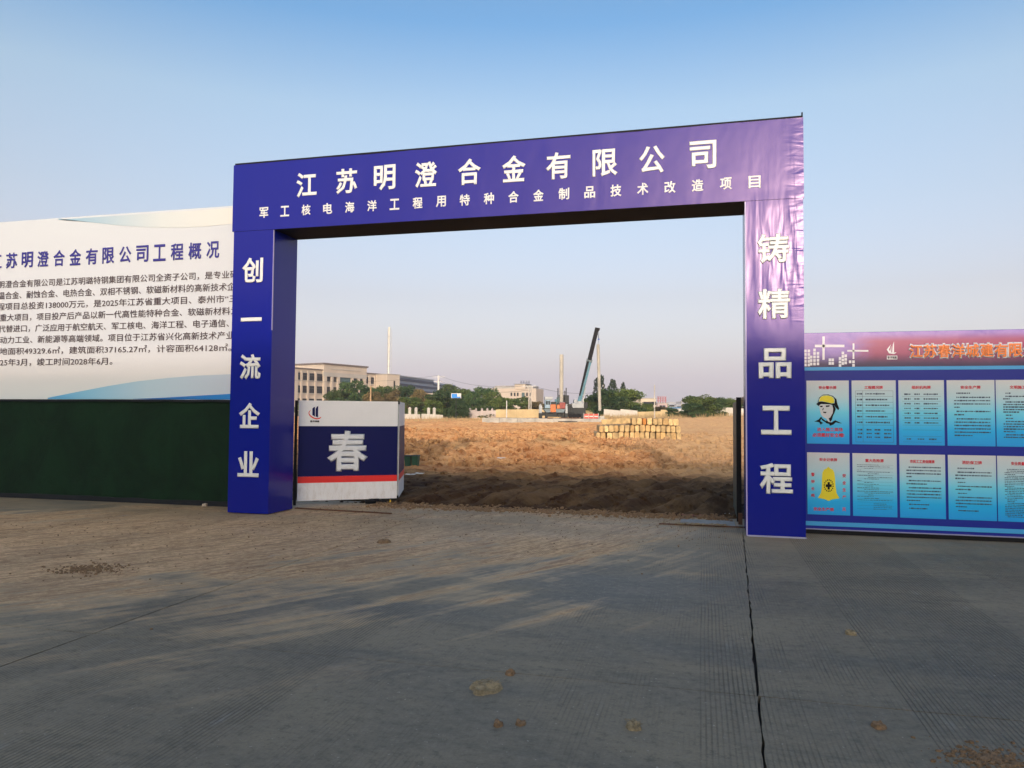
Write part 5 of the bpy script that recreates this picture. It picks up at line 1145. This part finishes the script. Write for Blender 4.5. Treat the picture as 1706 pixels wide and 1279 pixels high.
T = [(592, 637, 70, 150, 'round', LD, 'biggest dark green tree before the office block'), (565, 652, 48, 152, 'round', LG, 'green tree at the left foot of the biggest tree'), (622, 655, 34, 140, 'round', LO, 'olive brown small tree behind the tan pole'), (642, 647, 42, 155, 'round', LG, 'green tree just right of the tan pole'),
     (655, 652, 40, 143, 'round', LO, 'brownish tree under the cream stair tower'), (678, 645, 44, 150, 'round', LD, 'dark tree in front of the grey hall left end'), (697, 651, 26, 146, 'round', LO, 'thin reddish brown tree in front of the grey hall'), (684, 664, 40, 132, 'round', LG, 'low bright green tree behind the two white wall posts'),
     (709, 658, 36, 138, 'round', LO, 'brown green tree left of the white pole'), (741, 653, 56, 128, 'round', LD, 'dark round tree reaching down to the wall, left of the small blue sign'), (745, 644, 40, 165, 'round', LG, 'pale green tree directly right of the white pole'), (772, 652, 44, 150, 'round', LG, 'green tree behind the small blue sign'),
     (786, 657, 40, 140, 'round', LD, 'dark tree right of the small blue sign'), (803, 648, 52, 150, 'round', LD, 'broad dark tree before the cream building left end'), (824, 656, 36, 140, 'round', LG, 'green tree before the cream building windows'), (838, 665, 36, 134, 'round', LG, 'low green tree beside the short pale post'),
     (868, 663, 44, 136, 'round', LG, 'low tree between the cream building and the paired poles'), (893, 670, 30, 134, 'round', LO, 'small olive tree right of the paired poles'), (505, 672, 26, 150, 'round', LG, 'small round tree at the left end of the office block'), (532, 672, 22, 150, 'round', LG, 'small round tree before the office pilasters'), (549, 665, 26, 160, 'round', LO, 'olive tree below the office corner'),
     (722, 668, 34, 126, 'bush', LG, 'low green bush above the white wall left of the dark tree'), (765, 672, 30, 122, 'bush', LD, 'dark bush in front of the grey wall'), (800, 676, 60, 127, 'bush', LG, 'long low bush above the grey wall'),
     (994, 629, 24, 128, 'pine', LP, 'tall pine behind the hanging pile'), (1003, 625, 22, 132, 'pine', LP, 'tallest pine just right of the hanging pile'), (1021, 632, 34, 130, 'pine', LP, 'broad pine in the middle of the group'), (1038, 637, 22, 131, 'pine', LP, 'slim pine at the right of the group'), (985, 660, 30, 126, 'bush', LG, 'green bush between the crane and the pines'),
     (1018, 650, 76, 124, 'bush', LD, 'broad dark thicket under the pines'), (1044, 651, 54, 123, 'bush', LG, 'green right shoulder of the thicket under the pines'), (1072, 672, 34, 125, 'bush', LG, 'low green bush left of the thin lone pole'), (1103, 678, 46, 126, 'bush', LO, 'low olive scrub right of the thin lone pole'),
     (1119, 680, 20, 112, 'bush', LD, 'small dark bush right of the pile stack'), (1168, 659, 56, 110, 'bush', LG, 'large bright green bush by the right wall'), (1154, 672, 34, 107, 'bush', LD, 'dark green lower left part of the right hand bushes'), (1190, 664, 40, 112, 'bush', LD, 'dark bush right of the large bright bush'),
     (1216, 664, 44, 116, 'bush', LG, 'bush behind the pale broken wall'), (1240, 662, 40, 116, 'bush', LO, 'brownish bush next to the right gate leaf'), (955, 676, 60, 127, 'bush', LG, 'bushes behind the piling rig')]
for i, (px, pyt, w, Z, kd, m_, lab) in enumerate(T): tree(px, pyt, w, Z, kd, m_, lab, i=i)
# far belt of trees on the horizon: one mass
mb = MB(); rd = np.random.default_rng(5)
for k in range(26000):
    px = rd.uniform(430, 1300); Z = rd.uniform(420, 520); hmax = 5+6*float(fbm(np.array([px*.03]), np.array([2.]), 4, 77)[0]+.5); c = dep(px, 690, Z); z = rd.uniform(-.5, hmax)
    a = rd.normal(size=3); a /= np.linalg.norm(a); b = np.cross(a, rd.normal(size=3)); b /= np.linalg.norm(b); s_ = rd.uniform(.6, 1.4); q = np.array((c.x, c.y, z))
    kk = len(mb.v); mb.v += [Vector(q-a*s_), Vector(q+b*s_*.6), Vector(q+a*s_), Vector(q-b*s_*.6)]; mb.f.append((kk, kk+1, kk+2, kk+3))
me = bpy.data.meshes.new('distant_treeline'); me.from_pydata([tuple(v) for v in mb.v], [], mb.f); me.materials.append(LG); o = bpy.data.objects.new('distant_treeline', me); COL.objects.link(o); props(o, kind='stuff')
# dry reeds and weeds by the walls
REED = mat('dry_reeds', (.42, .30, .15), .9, .3, 2); mb = MB()
for k in range(2600):
    px = random.choice((random.uniform(1000, 1062), random.uniform(1062, 1145), random.uniform(1145, 1250), random.uniform(640, 830))); Z = random.uniform(104, 117); c = dep(px, 692, Z); g = soil_z(c.x, c.y); h = random.uniform(.15, .75); dx_ = random.uniform(-.2, .2)
    mb.add([(c.x-.03, c.y, g-.05), (c.x+.03, c.y, g-.05), (c.x+dx_, c.y, g+h)], [(0, 1, 2)])
me = bpy.data.meshes.new('dry_reeds'); me.from_pydata([tuple(v) for v in mb.v], [], mb.f); me.materials.append(REED); o = bpy.data.objects.new('dry_reeds', me); COL.objects.link(o); props(o, kind='stuff')

# ------------------------------------------------------------------ the long building behind the viewer whose shade lies over the forecourt
sh = thing('street_block', 'long plain grey building behind the viewer that shades the forecourt', 'building', (0, -24, 0))
SHM = mat('grey_render_near', (.38, .37, .35), .85, .08, .3)
RH = (25.7+24)*math.tan(SUN_EL)
MB().box((-70, -40, -.3), (75, -24, RH)).build('wall', SHM, sh)
MB().box((-70.2, -40.2, RH), (75.2, -23.8, RH+.001+.15)).build('parapet', WST2, sh)
for r_ in range(2):
    for i in range(24):
        x = -66+i*5.8; MB().box((x, -23.99, 1.2+r_*3.6), (x+2.4, -23.93, 3.0+r_*3.6)).build('window', WIN, sh)

# ------------------------------------------------------------------ air
hzm = bpy.data.materials.new('haze'); hzm.use_nodes = True; n = hzm.node_tree.nodes; n.clear(); ou = n.new('ShaderNodeOutputMaterial'); pv = n.new('ShaderNodeVolumePrincipled')
pv.inputs['Color'].default_value = (.93, .95, 1, 1); pv.inputs['Density'].default_value = .00042; pv.inputs['Anisotropy'].default_value = .2
hzm.node_tree.links.new(pv.outputs[0], ou.inputs['Volume'])
o = MB().box((-3250, -2550, -1.7), (3250, 3250, 48)).build('haze', hzm, None, kind='stuff')
